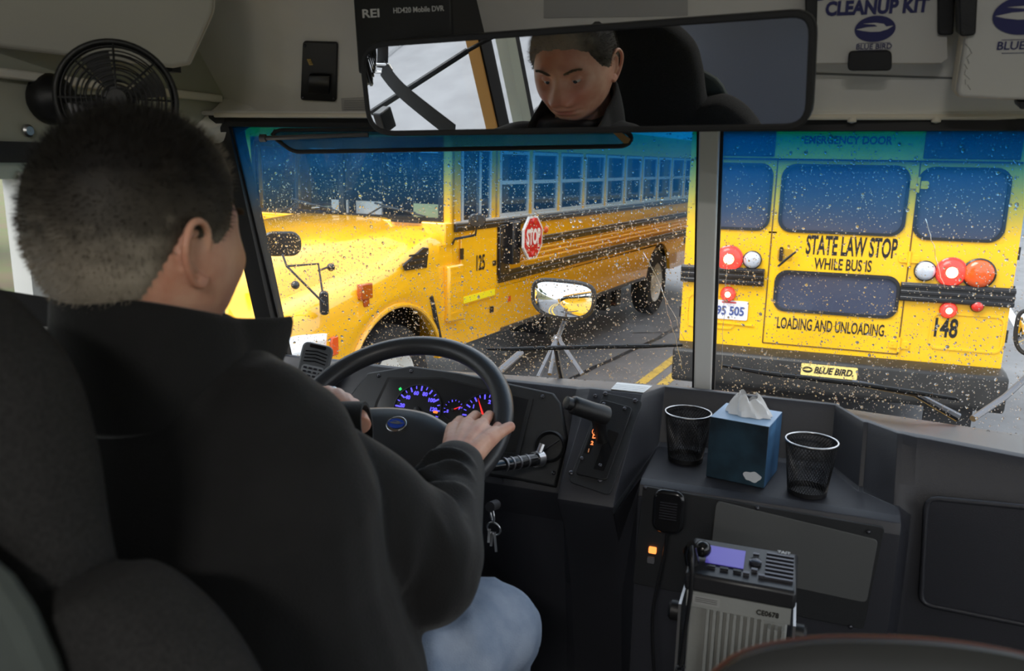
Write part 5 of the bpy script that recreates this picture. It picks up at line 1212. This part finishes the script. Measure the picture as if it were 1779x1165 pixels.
# ears
def ear(g, s_):
    def e(a, b, h): return hw([s_*(.074 + h), -.008 + a, -.008 + b])
    rim = [(.014, -.004, .006), (.016, .012, .010), (.011, .026, .014), (-.001, .033, .018), (-.013, .030, .021), (-.021, .018, .023), (-.022, .003, .021), (-.016, -.012, .017), (-.006, -.024, .012), (.006, -.029, .009), (.012, -.022, .008)]
    g.tube(spline([e(*p) for p in rim], 5), .0038, 10)
    g.tube(spline([e(a, b, h) for a, b, h in ((.003, .022, .010), (-.008, .02, .013), (-.013, .008, .014), (-.011, -.006, .012), (-.002, -.014, .009))], 5), .0035, 8)
    g.ball(e(.002, -.024, .009), (.0045, .008, .008)); g.ball(e(.013, -.004, .005), (.004, .004, .006))
    rows = []
    for k in (1.0, .75, .5, .25, .02):
        rows.append([e(-.003 + 1.0*k*(a + .003), .002 + k*(b - .002), max(h*.72*k**.5, .001) - .003) for a, b, h in rim])
    rows2 = rows + [[q - (hw([s_*.006, 0, 0]) - HC) for q in r] for r in rows[::-1]]
    g.loft(rows2)
    g.ball(e(0, 0, -.004), (.010, .014, .022))
ear(bg, 1); ear(bg, -1)
bg.tube([hw([0, -.018, -.07]), hw([0, -.022, -.13]), HC + [0, -.01, -.2]], [.060, .062, .062], 28)
bg.tube([hw([0, .03, -.09]), HC + [0, .0, -.18]], [.05, .06], 20)
# joints
ShR, ElR, WrR = at(562, 832, d=.90), at(745, 970, d=1.0), at(797, 800, d=1.275)
ShL, ElL, WrL = np.array([-.66, .72, 1.02]), np.array([-.78, .93, .86]), np.array([-.68, 1.12, .875])
bg.tube([HC + [0, -.01, -.17], (-.44, .65, .85), (-.44, .63, .6)], [.06, .09, .09], 20); bg.ball((-.44, .62, .6), .1)
limb(bg, [HC + [.03, -.02, -.19], ShR + [-.02, 0, 0], ElR, WrR + (ElR-WrR)*.05], [.05, .04, .034, .026], 14)
limb(bg, [HC + [-.03, -.02, -.19], ShL, ElL, WrL], [.05, .04, .034, .026], 14)
# hands: palms and curled fingers
def hand(g, wr, kn, tips, thumb, pr=.013, th_=.014):
    """wr wrist, kn four knuckles, tips per finger: list of points beyond the knuckle"""
    mid = np.mean(kn, axis=0)
    for i, k in enumerate(kn):
        w0 = wr + (k - mid)*.35; 
        g.tube(spline([w0, w0*.45 + k*.55 + [0, 0, .002], k], 4), list(np.linspace(.018, pr, 9)), 12); g.ball(k, pr*.92)
        if i < 3: q = (k + kn[i+1])/2; g.tube([wr*.9 + q*.1, wr*.3 + q*.7, k*.5 + kn[i+1]*.5], [.018, .014, .0095], 10)
    for i, tp_ in enumerate(tips):
        pts = [kn[i]] + tp_; R_ = np.linspace(pr*.78, .0072, len(pts)); limb(g, pts, list(R_), 12, 4)
        g.ball(tp_[0], .0098)
    limb(g, thumb, list(np.linspace(th_, .0092, len(thumb))), 12, 5)
# right hand on the right side of the rim
def wpt(deg, h=0, dr=0): a = math.radians(deg); return WP.p((WR+dr)*math.cos(a), (WR+dr)*math.sin(a), h)
knR = [at(860, 752, d=1.345), at(838, 738, d=1.36), at(812, 736, d=1.365), at(788, 744, d=1.36)]
tipsR = [[at(868, 738, d=1.385), at(872, 742, d=1.405)], [at(850, 722, d=1.40), at(858, 728, d=1.43)], [at(826, 722, d=1.405), at(836, 728, d=1.435)], [at(799, 731, d=1.395), at(808, 738, d=1.425)]]
WrH = at(797, 792, d=1.275)
hand(bg, WrH, knR, tipsR, [at(828, 785, d=1.295), at(846, 768, d=1.32), at(866, 752, d=1.345), at(886, 741, d=1.365)], .0135, .0165)
# left hand over the left side of the rim
knL = [at(570, 680, d=1.36), at(586, 684, d=1.345), at(600, 692, d=1.33), at(614, 702, d=1.315)]
tipsL = [[at(548, 678, d=1.39), at(543, 690, d=1.395)], [at(562, 683, d=1.375), at(554, 698, d=1.375)], [at(582, 690, d=1.36), at(570, 704, d=1.355)], [at(598, 700, d=1.345), at(586, 712, d=1.34)]]
WrL = at(640, 740, d=1.25)
hand(bg, at(618, 735, d=1.27), knL, tipsL, [at(600, 735, d=1.29), at(580, 722, d=1.33), at(560, 712, d=1.36)], .0115, .013)
bodymesh = remeshed(bg, .0018, 2, .5)
# skin material
M_skin = bpy.data.materials.new('skin'); M_skin.use_nodes = True; nt = M_skin.node_tree; b = nt.nodes['Principled BSDF']
tc = nt.nodes.new('ShaderNodeTexCoord'); n1 = nt.nodes.new('ShaderNodeTexNoise'); n1.inputs['Scale'].default_value = 28; n1.inputs['Detail'].default_value = 5
r1 = nt.nodes.new('ShaderNodeValToRGB'); r1.color_ramp.elements[0].position = .35; r1.color_ramp.elements[0].color = (.60, .28, .19, 1); r1.color_ramp.elements[1].position = .68; r1.color_ramp.elements[1].color = (.72, .42, .30, 1)
nt.links.new(tc.outputs['Object'], n1.inputs['Vector']); nt.links.new(n1.outputs['Fac'], r1.inputs[0]); nt.links.new(r1.outputs[0], b.inputs['Base Color'])
b.inputs['Roughness'].default_value = .45; b.inputs['Subsurface Weight'].default_value = .15; b.inputs['Subsurface Radius'].default_value = (.01, .004, .002); b.inputs['Subsurface Scale'].default_value = 1
n2 = nt.nodes.new('ShaderNodeTexNoise'); n2.inputs['Scale'].default_value = 260; bp_ = nt.nodes.new('ShaderNodeBump'); bp_.inputs['Strength'].default_value = .25; bp_.inputs['Distance'].default_value = .001
nt.links.new(tc.outputs['Object'], n2.inputs['Vector']); nt.links.new(n2.outputs['Fac'], bp_.inputs['Height']); nt.links.new(bp_.outputs[0], b.inputs['Normal'])
drv = thing('person', (-.44, .5, .0), 'seated man with short greying hair in a black fleece jacket, driving', 'person')
def adopt(name, me, m, par=None, smooth=180, **k):
    me.transform(Matrix(INV[(par or drv).name].tolist())); me.materials.clear(); return link(name, me, m, par or drv, smooth=smooth, **k)
bodyo = adopt('body', bodymesh, M_skin)
bodyo['label'] = 'bare head, neck and hands'
# lips and ruddy patches live in the skin itself
nb = len(bodyo.data.vertices); cb = np.zeros(nb*3); bodyo.data.vertices.foreach_get('co', cb); cb = cb.reshape(-1, 3) - np.linalg.inv(INV[drv.name])[:3, 3]*0
cb = cb + np.array([-.44, .5, 0]) - HC; c0_, s0q = math.cos(-HY), math.sin(-HY); lx_ = cb[:, 0]*c0_ - cb[:, 1]*s0q; ly_ = cb[:, 0]*s0q + cb[:, 1]*c0_; lz_ = cb[:, 2]
fr_ = np.clip((ly_ - .06)/.02, 0, 1)
lips = fr_*np.exp(-(lx_/.021)**4)*np.exp(-((lz_ + .0632)/.0075)**4)
ruddy = fr_*(ga(np.abs(lx_), .04, .016)*ga(lz_, -.03, .018) + .8*ga(lx_, 0, .013)*ga(lz_, -.033, .01) + .5*ga(lx_, 0, .04)*ga(lz_, .05, .02))
for nm_, arr in (('lips', lips), ('ruddy', np.clip(ruddy, 0, 1))):
    at_ = bodyo.data.attributes.new(nm_, 'FLOAT', 'POINT'); at_.data.foreach_set('value', arr.astype(np.float32))
nt = M_skin.node_tree; b = nt.nodes['Principled BSDF']; base_ = b.inputs['Base Color'].links[0].from_socket
for nm_, colr, k_ in (('ruddy', (.52, .12, .075, 1), .55), ('lips', (.36, .09, .07, 1), .75)):
    an = nt.nodes.new('ShaderNodeAttribute'); an.attribute_name = nm_; mu = nt.nodes.new('ShaderNodeMath'); mu.operation = 'MULTIPLY'; mu.inputs[1].default_value = k_
    mm_ = nt.nodes.new('ShaderNodeMixRGB'); mm_.inputs[2].default_value = colr; nt.links.new(an.outputs['Fac'], mu.inputs[0]); nt.links.new(mu.outputs[0], mm_.inputs[0]); nt.links.new(base_, mm_.inputs[1]); base_ = mm_.outputs[0]
nt.links.new(base_, b.inputs['Base Color'])
# eyes
for s_ in (-1, 1):
    e = G(); e.ball(hw([s_*.031, .0748, .003]), .0120, 20, 14); eo = e.build('eye', mat('eye_white', (.55, .52, .5), .2), drv, smooth=180)
    G().ball(hw([s_*.031, .0836, .0000]), (.0052, .0042, .0052), 16, 10).build('iris', mat('iris_dark', (.05, .06, .07), .15), eo, smooth=180)
# brows, mouth line
M_hairg = mat('grey_hair', (.22, .17, .12), .7, col2=(.12, .09, .06), nscale=90); 
for s_ in (-1, 1):
    g = G()
    for i in range(220):
        t = rnd.random(); x = s_*(.014 + .034*t); z = .0215 + .006*math.sin(t*2.4) + rnd.uniform(-.0018, .0018)
        y = .1005 - 9*(abs(x)-.008)**2 ; p = hw([x, y, z]); q = hw([x + s_*.006, y + .001, z + rnd.uniform(-.001, .003)])
        g.tube([p, q], [.00055, .0002], 3)
    g.build('eyebrow', M_hairg, drv, smooth=0)
# hair: cap plus short strands
def hairline(x, y, z, ang_):      # ang_: 0 front, pi back
    a = abs(ang_); return float(np.interp(a, [0, .5, .85, 1.15, 1.4, 1.75, 2.2, math.pi], [.066, .062, .05, .012, .0, .012, -.045, -.068]))
th = np.linspace(.0, math.pi, 90); cap = G(); nu = 110
P0 = head_points(nu, 100); ph = np.linspace(0, 2*math.pi, nu, endpoint=False)
rows = []; strands = []
thick = lambda z, a: .0035 + .010*max(0, min(1, (z + .01)/.07)) 
Pn = P0/np.linalg.norm(P0, axis=2, keepdims=True)
rowsc = []
for j in range(0, 100):
    row = []
    for i in range(nu):
        a = ph[i] if ph[i] < math.pi else ph[i] - 2*math.pi; p = P0[j, i]; hl = hairline(*p, a)
        if p[2] >= hl: k = min(1, (p[2]-hl)/.02); d_ = thick(p[2], a)*k
        else: d_ = -.004
        row.append(p + Pn[j, i]*d_)
    rowsc.append(row)
jm = max(j for j in range(100) if any(P0[j, i, 2] > -.075 for i in range(nu)))
g = G(); g.loft(hw(np.array(rowsc[:jm+1])))
def hair_mat():
    """dark on the crown and nape, grey towards the temples, neckline and forehead"""
    m = bpy.data.materials.new('hair'); m.use_nodes = True; nt = m.node_tree; b = nt.nodes['Principled BSDF']; b.inputs['Roughness'].default_value = .6; b.inputs['Specular IOR Level'].default_value = .25
    N = nt.nodes.new; Lk = nt.links.new
    tc = N('ShaderNodeTexCoord'); sx = N('ShaderNodeSeparateXYZ'); n = N('ShaderNodeTexNoise'); n.inputs['Scale'].default_value = 55; n.inputs['Detail'].default_value = 4
    Lk(tc.outputs['Object'], sx.inputs[0]); Lk(tc.outputs['Object'], n.inputs['Vector'])
    a = N('ShaderNodeMapRange'); a.inputs[1].default_value = 1.318; a.inputs[2].default_value = 1.205; Lk(sx.outputs['Z'], a.inputs[0])
    c = N('ShaderNodeMapRange'); c.inputs[1].default_value = .14; c.inputs[2].default_value = .205; Lk(sx.outputs['Y'], c.inputs[0])
    mx = N('ShaderNodeMath'); mx.operation = 'MAXIMUM'; Lk(a.outputs[0], mx.inputs[0]); Lk(c.outputs[0], mx.inputs[1])
    ad = N('ShaderNodeMath'); ad.operation = 'MULTIPLY_ADD'; ad.inputs[1].default_value = .5; ad.inputs[2].default_value = -.25; Lk(n.outputs['Fac'], ad.inputs[0])
    sm = N('ShaderNodeMath'); sm.operation = 'ADD'; Lk(mx.outputs[0], sm.inputs[0]); Lk(ad.outputs[0], sm.inputs[1])
    r = N('ShaderNodeValToRGB'); e = r.color_ramp.elements; e[0].position = .05; e[0].color = (.007, .0055, .0045, 1); e[1].position = .95; e[1].color = (.30, .26, .21, 1); q = e.new(.5); q.color = (.045, .038, .03, 1)
    Lk(sm.outputs[0], r.inputs[0]); Lk(r.outputs[0], b.inputs['Base Color']); return m
M_hair = hair_mat()
ho = g.build('hair', M_hair, drv, smooth=180, fixn=True)
g = G(); V = []; Fq = []; cnt = 0
for _ in range(15000):
    j = int(rnd.uniform(0, 1)**.8*jm); j = int(np.argmin(np.abs(np.cos(np.linspace(.001, math.pi-.001, 100)) - (1 - 2*rnd.uniform(0, .8))))); i = rnd.randrange(nu)
    a = ph[i] if ph[i] < math.pi else ph[i] - 2*math.pi; p = P0[j, i]; hl = hairline(*p, a)
    if p[2] < hl + .001: continue
    k = min(1, (p[2]-hl)/.02); n = Pn[j, i]; d_ = thick(p[2], a)*k
    base = p + n*d_*.6 + nrs.normal(0, .0008, 3); L = (.006 + .008*k*max(0, min(1, (p[2]+.02)/.08)))
    dr = n + np.array([0, .25 if p[2] > .05 else -.35, -.45 if p[2] < .06 else .05]) + nrs.normal(0, .22, 3); dr = dr/np.linalg.norm(dr)
    t = np.cross(dr, nrs.normal(0, 1, 3)); t = t/np.linalg.norm(t)*.00045
    V += [base - t, base + t, base + dr*L]; Fq.append((cnt, cnt+1, cnt+2)); cnt += 3
g.v.append(hw(np.array(V))); g.f = Fq; g.n = cnt
so = g.build('short_strands', M_hair, ho, smooth=0); so['kind'] = 'stuff'

# jacket
M_fleece = mat('black_fleece', (.0035, .0035, .0038), .9, noise=.25, nscale=60, bump=.35, bscale=420)
bs_ = M_fleece.node_tree.nodes['Principled BSDF']; bs_.inputs['Sheen Weight'].default_value = .12; bs_.inputs['Sheen Roughness'].default_value = .4
jg = G()
def ell(c, rx, ry, tz=0, n=28): return [np.array(c) + [rx*math.cos(a), ry*math.sin(a), tz*math.sin(a)] for a in np.linspace(0, 2*math.pi, n, endpoint=False)]
jg.loft([ell((-.425, .69, .50), .262, .22), ell((-.425, .70, .60), .262, .22), ell((-.43, .685, .75), .25, .205), ell((-.44, .66, .88), .235, .175), ell((-.44, .645, .98), .235, .155, .02), ell((-.445, .655, 1.04), .205, .125, .03), ell((-.448, .65, 1.09), .13, .095, .03), ell((-.45, .645, 1.13), .088, .088, .02)])
limb(jg, [(-.36, .665, 1.03), ShR + [-.035, -.005, -.0], ShR + (ElR-ShR)*.35, ShR + (ElR-ShR)*.75, ElR + [.0, .0, 0], ElR + (WrR-ElR)*.25, ElR + (WrR-ElR)*.6, ElR + (WrR-ElR)*.9], [.09, .080, .074, .070, .068, .060, .052, .045], 28, 8)
jg.ball(ShR + [-.045, -.02, .015], .082); jg.ball(ElR + [0, -.01, -.012], .07)
limb(jg, [(-.54, .69, 1.03), ShL, ElL, WrL + (ElL-WrL)*.16], [.085, .08, .066, .047], 24, 8)
jm_ = remeshed(jg, .0048, 10, .6)
# folds: pinched ridges round the inner elbow and lower sleeve, soft drape on the back
n = len(jm_.vertices); co = np.zeros(n*3); jm_.vertices.foreach_get('co', co); co = co.reshape(-1, 3); nr = np.zeros(n*3); jm_.vertex_normals.foreach_get('vector', nr); nr = nr.reshape(-1, 3)
ax_ = unit(WrR - ElR); Lf = np.linalg.norm(WrR - ElR); rel = co - ElR; s_ = (rel@ax_)/Lf; dist = np.linalg.norm(rel - np.outer(rel@ax_, ax_), axis=1)
ref = unit(np.cross(ax_, unit(ElR - ShR))); inn = unit(unit(ShR-ElR)*.9 + ax_*.2); ang_ = np.arctan2((rel - np.outer(rel@ax_, ax_))@ref, (rel - np.outer(rel@ax_, ax_))@unit(np.cross(ref, ax_)))
m_f = np.exp(-(dist/.085)**6)*np.clip((s_+.35)/.3, 0, 1)*np.clip((.86-s_)/.16, 0, 1)
w_ = np.sin(s_*15 + 1.3*np.sin(ang_*1 + .6) + .9*np.sin(ang_*2 + s_*5))
w2 = np.sin(s_*41 - 1.1*np.sin(ang_*1.0 + 2) + 2.0)
w_ = 1.7*(1 - np.abs(w_))**1.5 - .6
disp = m_f*(.016*w_ + .002*w2)*np.clip(((rel - np.outer(rel@ax_, ax_))/np.maximum(dist, 1e-4)[:, None])@unit(unit(CAM-ElR)*.8 + np.array([-.8, .1, .2])) + .15, 0, 1)
ax2 = unit(ElR - ShR); rel2 = co - ShR; s2 = rel2@ax2/np.linalg.norm(ElR-ShR); d2 = np.linalg.norm(rel2 - np.outer(rel2@ax2, ax2), axis=1)
m_u = np.exp(-(d2/.1)**6)*np.clip((s2-.35)/.4, 0, 1)*np.clip((1.2-s2)/.2, 0, 1)
disp += m_u*.0045*np.sin(s2*17 + 3*co[:, 2]*14)*.8
disp += .002*np.sin(co[:, 2]*26 + 7*co[:, 0] + 1.5*np.sin(co[:, 0]*19))*np.exp(-((co[:, 0]+.4)/.2)**2)*(1-m_f)
disp += .003*np.sin(co[:, 0]*45 + 8*co[:, 2])*np.clip((co[:, 2]-.98)/.05, 0, 1)*np.clip((ShR[0]+.06-co[:, 0])/.05, 0, 1)
co = co + nr*disp[:, None]; jm_.vertices.foreach_set('co', co.ravel()); jm_.update()
jk = adopt('jacket', jm_, M_fleece); jk['label'] = 'black fleece jacket with stand-up collar'; q_ = jk.modifiers.new('soft', 'SMOOTH'); q_.iterations = 4; q_.factor = .5
# ribbed cuffs
def cuff(a, b, r0, r1, name='cuff'):
    g = G(); d_ = unit(b - a); u = unit(np.cross(d_, (0, 0, 1))); w = np.cross(d_, u); rows = []
    for t in np.linspace(0, 1, 8):
        bul = 1 + .05*math.sin(math.pi*t); r = (r0 + (r1-r0)*t)*bul
        rows.append([a + (b-a)*t + r*(1 + .012*math.sin(40*k*2*math.pi/80))*(math.cos(k*2*math.pi/80)*u + math.sin(k*2*math.pi/80)*w*.9) for k in range(80)])
    rows.append([q*.0 + (b + (np.array(q)-b)*.86) for q in rows[-1]]); rows.append([a + (np.array(q)-b)*.9 for q in rows[-2]])
    g.grid(rows, closed=True); return g.build(name, M_fleece, jk, smooth=60, fixn=True)
cuff(ElR + (WrR-ElR)*.80, ElR + (WrR-ElR)*.985, .046, .039)
cuff(WrL + (ElL-WrL)*.22, WrL + (ElL-WrL)*.005, .049, .043)
# stand-up collar, open at the throat, its right point sticking out
g = G(); rows = []
NC = 60
for k in range(NC):
    t = k/(NC-1); a = math.radians(-68 + (-360+136+0)*t*-1 if False else 62 - 304*t)   # from front right, round the back, to front left
    f_ = max(0, math.sin(a)); 
    cx, cy = -.446, .64
    rb, rt = .094, .090 + .010*f_
    hz = .072 + .012*math.cos(a)*0
    zb_ = 1.085 + .012*math.sin(a); 
    base = np.array([cx + rb*1.02*math.cos(a), cy + rb*math.sin(a), zb_ - .02])
    top = np.array([cx + rt*math.cos(a), cy + rt*math.sin(a)*1.03, 1.168 - .028*math.sin(a)])
    if t < .14: top = top + (1 - t/.14)*np.array([.045, .03, .004])
    if t < .14: base = base + (1 - t/.14)*np.array([.02, .03, -.004])
    if t > .86: top = top + ((t-.86)/.14)*np.array([-.03, .03, -.01])
    out = unit([math.cos(a), math.sin(a), 0])
    rows.append([base, base*.5 + top*.5 + out*.004, top, top - out*.007 + [0, 0, .001], top - out*.014 - [0, 0, .004], (base + top)/2 - out*.012, base - out*.014])
g.grid(rows, closed=True); ncol = 7; g.f.append(tuple(range(7))); g.f.append(tuple((NC-1)*7 + i for i in range(7))[::-1])
co_ = g.build('collar', M_fleece, jk, smooth=180, fixn=True, sub=1)
# shoulder seam and hem band
g = G(); sm = spline([at(640, 735, d=.97), at(600, 760, d=.90), at(565, 800, d=.85), at(545, 860, d=.815), at(540, 930, d=.80)], 8)
# wedding ring
rk = tipsL[1][0]*.3 + knL[1]*.7; rd = unit(knL[1] - tipsL[1][0]); ring(rk, .0108, rd, .0016).build('ring', M_metal, drv, smooth=180)
# jeans
jn = G(); KR, KL = at(835, 1098, d=1.19), np.array([-.66, 1.08, .62])
limb(jn, [(-.38, .62, .60), (-.33, .78, .60), KR, KR + [-.02, .08, -.12], KR + [-.03, .12, -.5]], [.12, .1, .078, .068, .055], 24, 8)
limb(jn, [(-.52, .62, .60), (-.58, .8, .6), KL, KL + [0, .08, -.12], KL + [0, .12, -.5]], [.12, .1, .078, .068, .055], 24, 8)
jnm = remeshed(jn, .009, 6); n = len(jnm.vertices); co = np.zeros(n*3); jnm.vertices.foreach_get('co', co); co = co.reshape(-1, 3); nr = np.zeros(n*3); jnm.vertex_normals.foreach_get('vector', nr); nr = nr.reshape(-1, 3)
co += nr*(.0035*(1-np.abs(np.sin(co[:, 1]*28 + 3*np.sin(co[:, 0]*25))))**2 + .002*np.sin(co[:, 0]*70 + co[:, 1]*30))[:, None]; jnm.vertices.foreach_set('co', co.ravel()); jnm.update()
M_jean = mat('faded_denim', (.30, .36, .46), .85, col2=(.21, .27, .37), nscale=22, bump=.8, bscale=500)
jo = adopt('jeans', jnm, M_jean); jo['label'] = 'faded blue jeans'
for kx, ky in ((KR[0]-.03, KR[1]+.14), (KL[0], KL[1]+.14)):
    g = G(); g.ball((kx, ky, .07), (.05, .13, .06)); g.build('shoe', M_black, drv, smooth=180)

# ------------------------------------------------------------------ cab things behind, seen in the mirror
M_bseat = mat('grey_seat_vinyl', (.16, .17, .2), .6, bump=.3, bscale=200); M_bseat2 = mat('pale_headrest', (.3, .34, .4), .6)
M_belt = mat('belt_webbing', (.012, .012, .013), .7, bump=.4, bscale=900)
def mz(px, py, D):
    """point at distance D beyond the mirror, seen at this pixel of the mirror"""
    m = onpl(px, py, mpt, mn); v = unit(m - CAM); r = v - 2*(v@mn)*mn; return m + r*D
def passenger_seat(x, y, label, w=.74, z1=1.15):
    t = thing('passenger_seat', (x, y, 0), label, 'seat', group='passenger seats behind the driver')
    hw_ = w/2; q = [(x-hw_, .45), (x-hw_, z1-.12), (x-hw_+.05, z1-.02), (x-hw_+.16, z1), (x+hw_-.16, z1), (x+hw_-.05, z1-.02), (x+hw_, z1-.12), (x+hw_, .45)]
    P = spline([(a, b, 0) for a, b in q + q[:1]], 5)[:-1]; c = P.mean(axis=0); rows = []
    for yy, k in ((-.06, .93), (-.05, .98), (-.02, 1), (.02, 1), (.05, .98), (.06, .93)): rows.append([(c[0] + (a-c[0])*k, y + yy - (b-.45)*.12, c[1] + (b-c[1])*k) for a, b, _ in P])
    g = G(); g.loft(rows); g.build('backrest', M_bseat, t, smooth=60, fixn=True)
    G().bb(x-hw_, x+hw_, y+.04, y+.45, .38, .48).build('cushion', M_bseat, t, bevel=.03)
    for xx in (x-hw_+.08, x+hw_-.08): G().bb(xx-.015, xx+.015, y+.1, y+.4, 0, .38).build('leg', M_dmetal, t)
for i, (x, y, l) in enumerate(((-.57, -.55, 'grey vinyl passenger seat right behind the driver, seen in the mirror'), (-.57, -1.4, 'grey vinyl passenger seat, second row on the left'), (-.57, -2.25, 'grey vinyl passenger seat, third row on the left'), (-.57, -3.1, 'grey vinyl passenger seat, fourth row on the left'), (.57, -1.4, 'grey vinyl passenger seat, second row on the right'), (.57, -2.25, 'grey vinyl passenger seat, third row on the right'), (.57, -3.1, 'grey vinyl passenger seat, fourth row on the right'))):
    passenger_seat(x, y, l)
# shoulder belt: from the anchor on the post, through the D-ring, across
bt = thing('seat_belt', (-.9, .2, 1.2), 'black shoulder belt through a metal loop, seen in the mirror', 'seat belt')
a0, a1, a2, a3 = mz(663, 60, .86), mz(664, 118, .86), mz(700, 160, .78), mz(790, 232, .62)
g = G()
def strap(g, P, w, th_=.0015):
    P = spline(P, 6); nn = unit(CAM - mpt); L = []; 
    for i, p in enumerate(P):
        t = unit(P[min(i+1, len(P)-1)] - P[max(i-1, 0)]); s_ = unit(np.cross(t, (.25, 1, .1))); L.append([p - s_*w/2, p + s_*w/2, p + s_*w/2 + np.array([0, -1, 0])*th_, p - s_*w/2 + np.array([0, -1, 0])*th_])
    g.grid(L, closed=True)
strap(g, [a0 + [0, 0, .1], a0, a1], .03); strap(g, [a1, a2, a3], .042); g.build('webbing', M_belt, bt, fixn=True, smooth=30)
rg_ = unit(np.cross(a1 - a0, (0, 1, 0))); g = G(); g.tube([a1 + rg_*x_ + np.array([0, .0, z_]) for x_, z_ in ((-.03, -.006), (-.026, .006), (.026, .012), (.03, 0), (.026, -.010), (-.026, -.014))], .004, 8, closed=True); g.build('loop', M_metal, bt)
mb = thing('side_mirror_bracket', tuple(mz(700, 150, 1.1)), 'black diagonal bracket outside the driver window, seen in the mirror', 'bracket')
g = G(); g.tube([mz(644, 196, 1.02), mz(812, 88, 1.12)], .009, 8); g.build('tube', M_black, mb); g = G(); g.tube([mz(812, 88, 1.12), mz(860, 62, 1.16)], .006, 8); g.build('tube', M_black, mb)
G().box(mz(668, 208, .98), (.03, .05, .06)).build('clamp', M_black, mb, bevel=.004)
# dome-topped padded rail at the lower right, very near the camera
dm = thing('padded_modesty_rail', tuple(at(1520, 1160, d=.5)), 'dark padded rail top with a reddish worn edge, lower right corner', 'rail')
P = [at(1225, 1190, d=.50), at(1290, 1142, d=.50), at(1400, 1119, d=.50), at(1520, 1116, d=.50), at(1640, 1122, d=.51), at(1760, 1140, d=.52), at(1900, 1175, d=.53)]
P = spline(P, 6); g = G(); rows = []
for t in np.linspace(0, 1, 9):
    a = t*math.pi/2; rows.append([p + np.array([0, .055*(math.sin(a)), -.05*(1-math.cos(a))]) if False else p + np.array([0, -.055*(1-math.cos(a)) , -.05*math.sin(a)]) for p in P])
rows.append([p + [0, -.055, -.4] for p in P]); rows = [[p + [0, .02, -.4] for p in P], [p + [0, .02, -.012] for p in P], [p + [0, .012, -.002] for p in P]] + rows
g.grid(rows); g.build('padding', mat('rail_vinyl', (.006, .006, .006), .5), dm, smooth=60, fixn=True)
g = G(); g.tube([p + [0, .010, -.003] for p in P], .0022, 8); g.build('worn_edge', mat('reddish_edge', (.10, .03, .02), .35), dm)
# unseen fill lights added on the ceiling behind the camera to brighten the cab
def dome(x, y, e, label):
    t = thing('fill_light', (x, y, 1.95), label, 'light', group='added fill lights on the ceiling')
    G().bb(x-.2, x+.2, y-.09, y+.09, 1.925, 1.95).build('housing', M_white, t, bevel=.01)
    G().bb(x-.17, x+.17, y-.065, y+.065, 1.915, 1.926).build('diffuser', mat('fill_diffuser', (.9, .88, .82), .4, emit=(1, .95, .85), estr=2.0), t)
    lamp('fill_lamp', 'AREA', (x, y, 1.905), e, .3, (0, 0, 0), (1, .96, .9), .12)
dome(.25, -.9, 18, 'added fill light on the ceiling just behind the camera'); dome(0, -2.6, 22, 'added fill light on the ceiling further back')
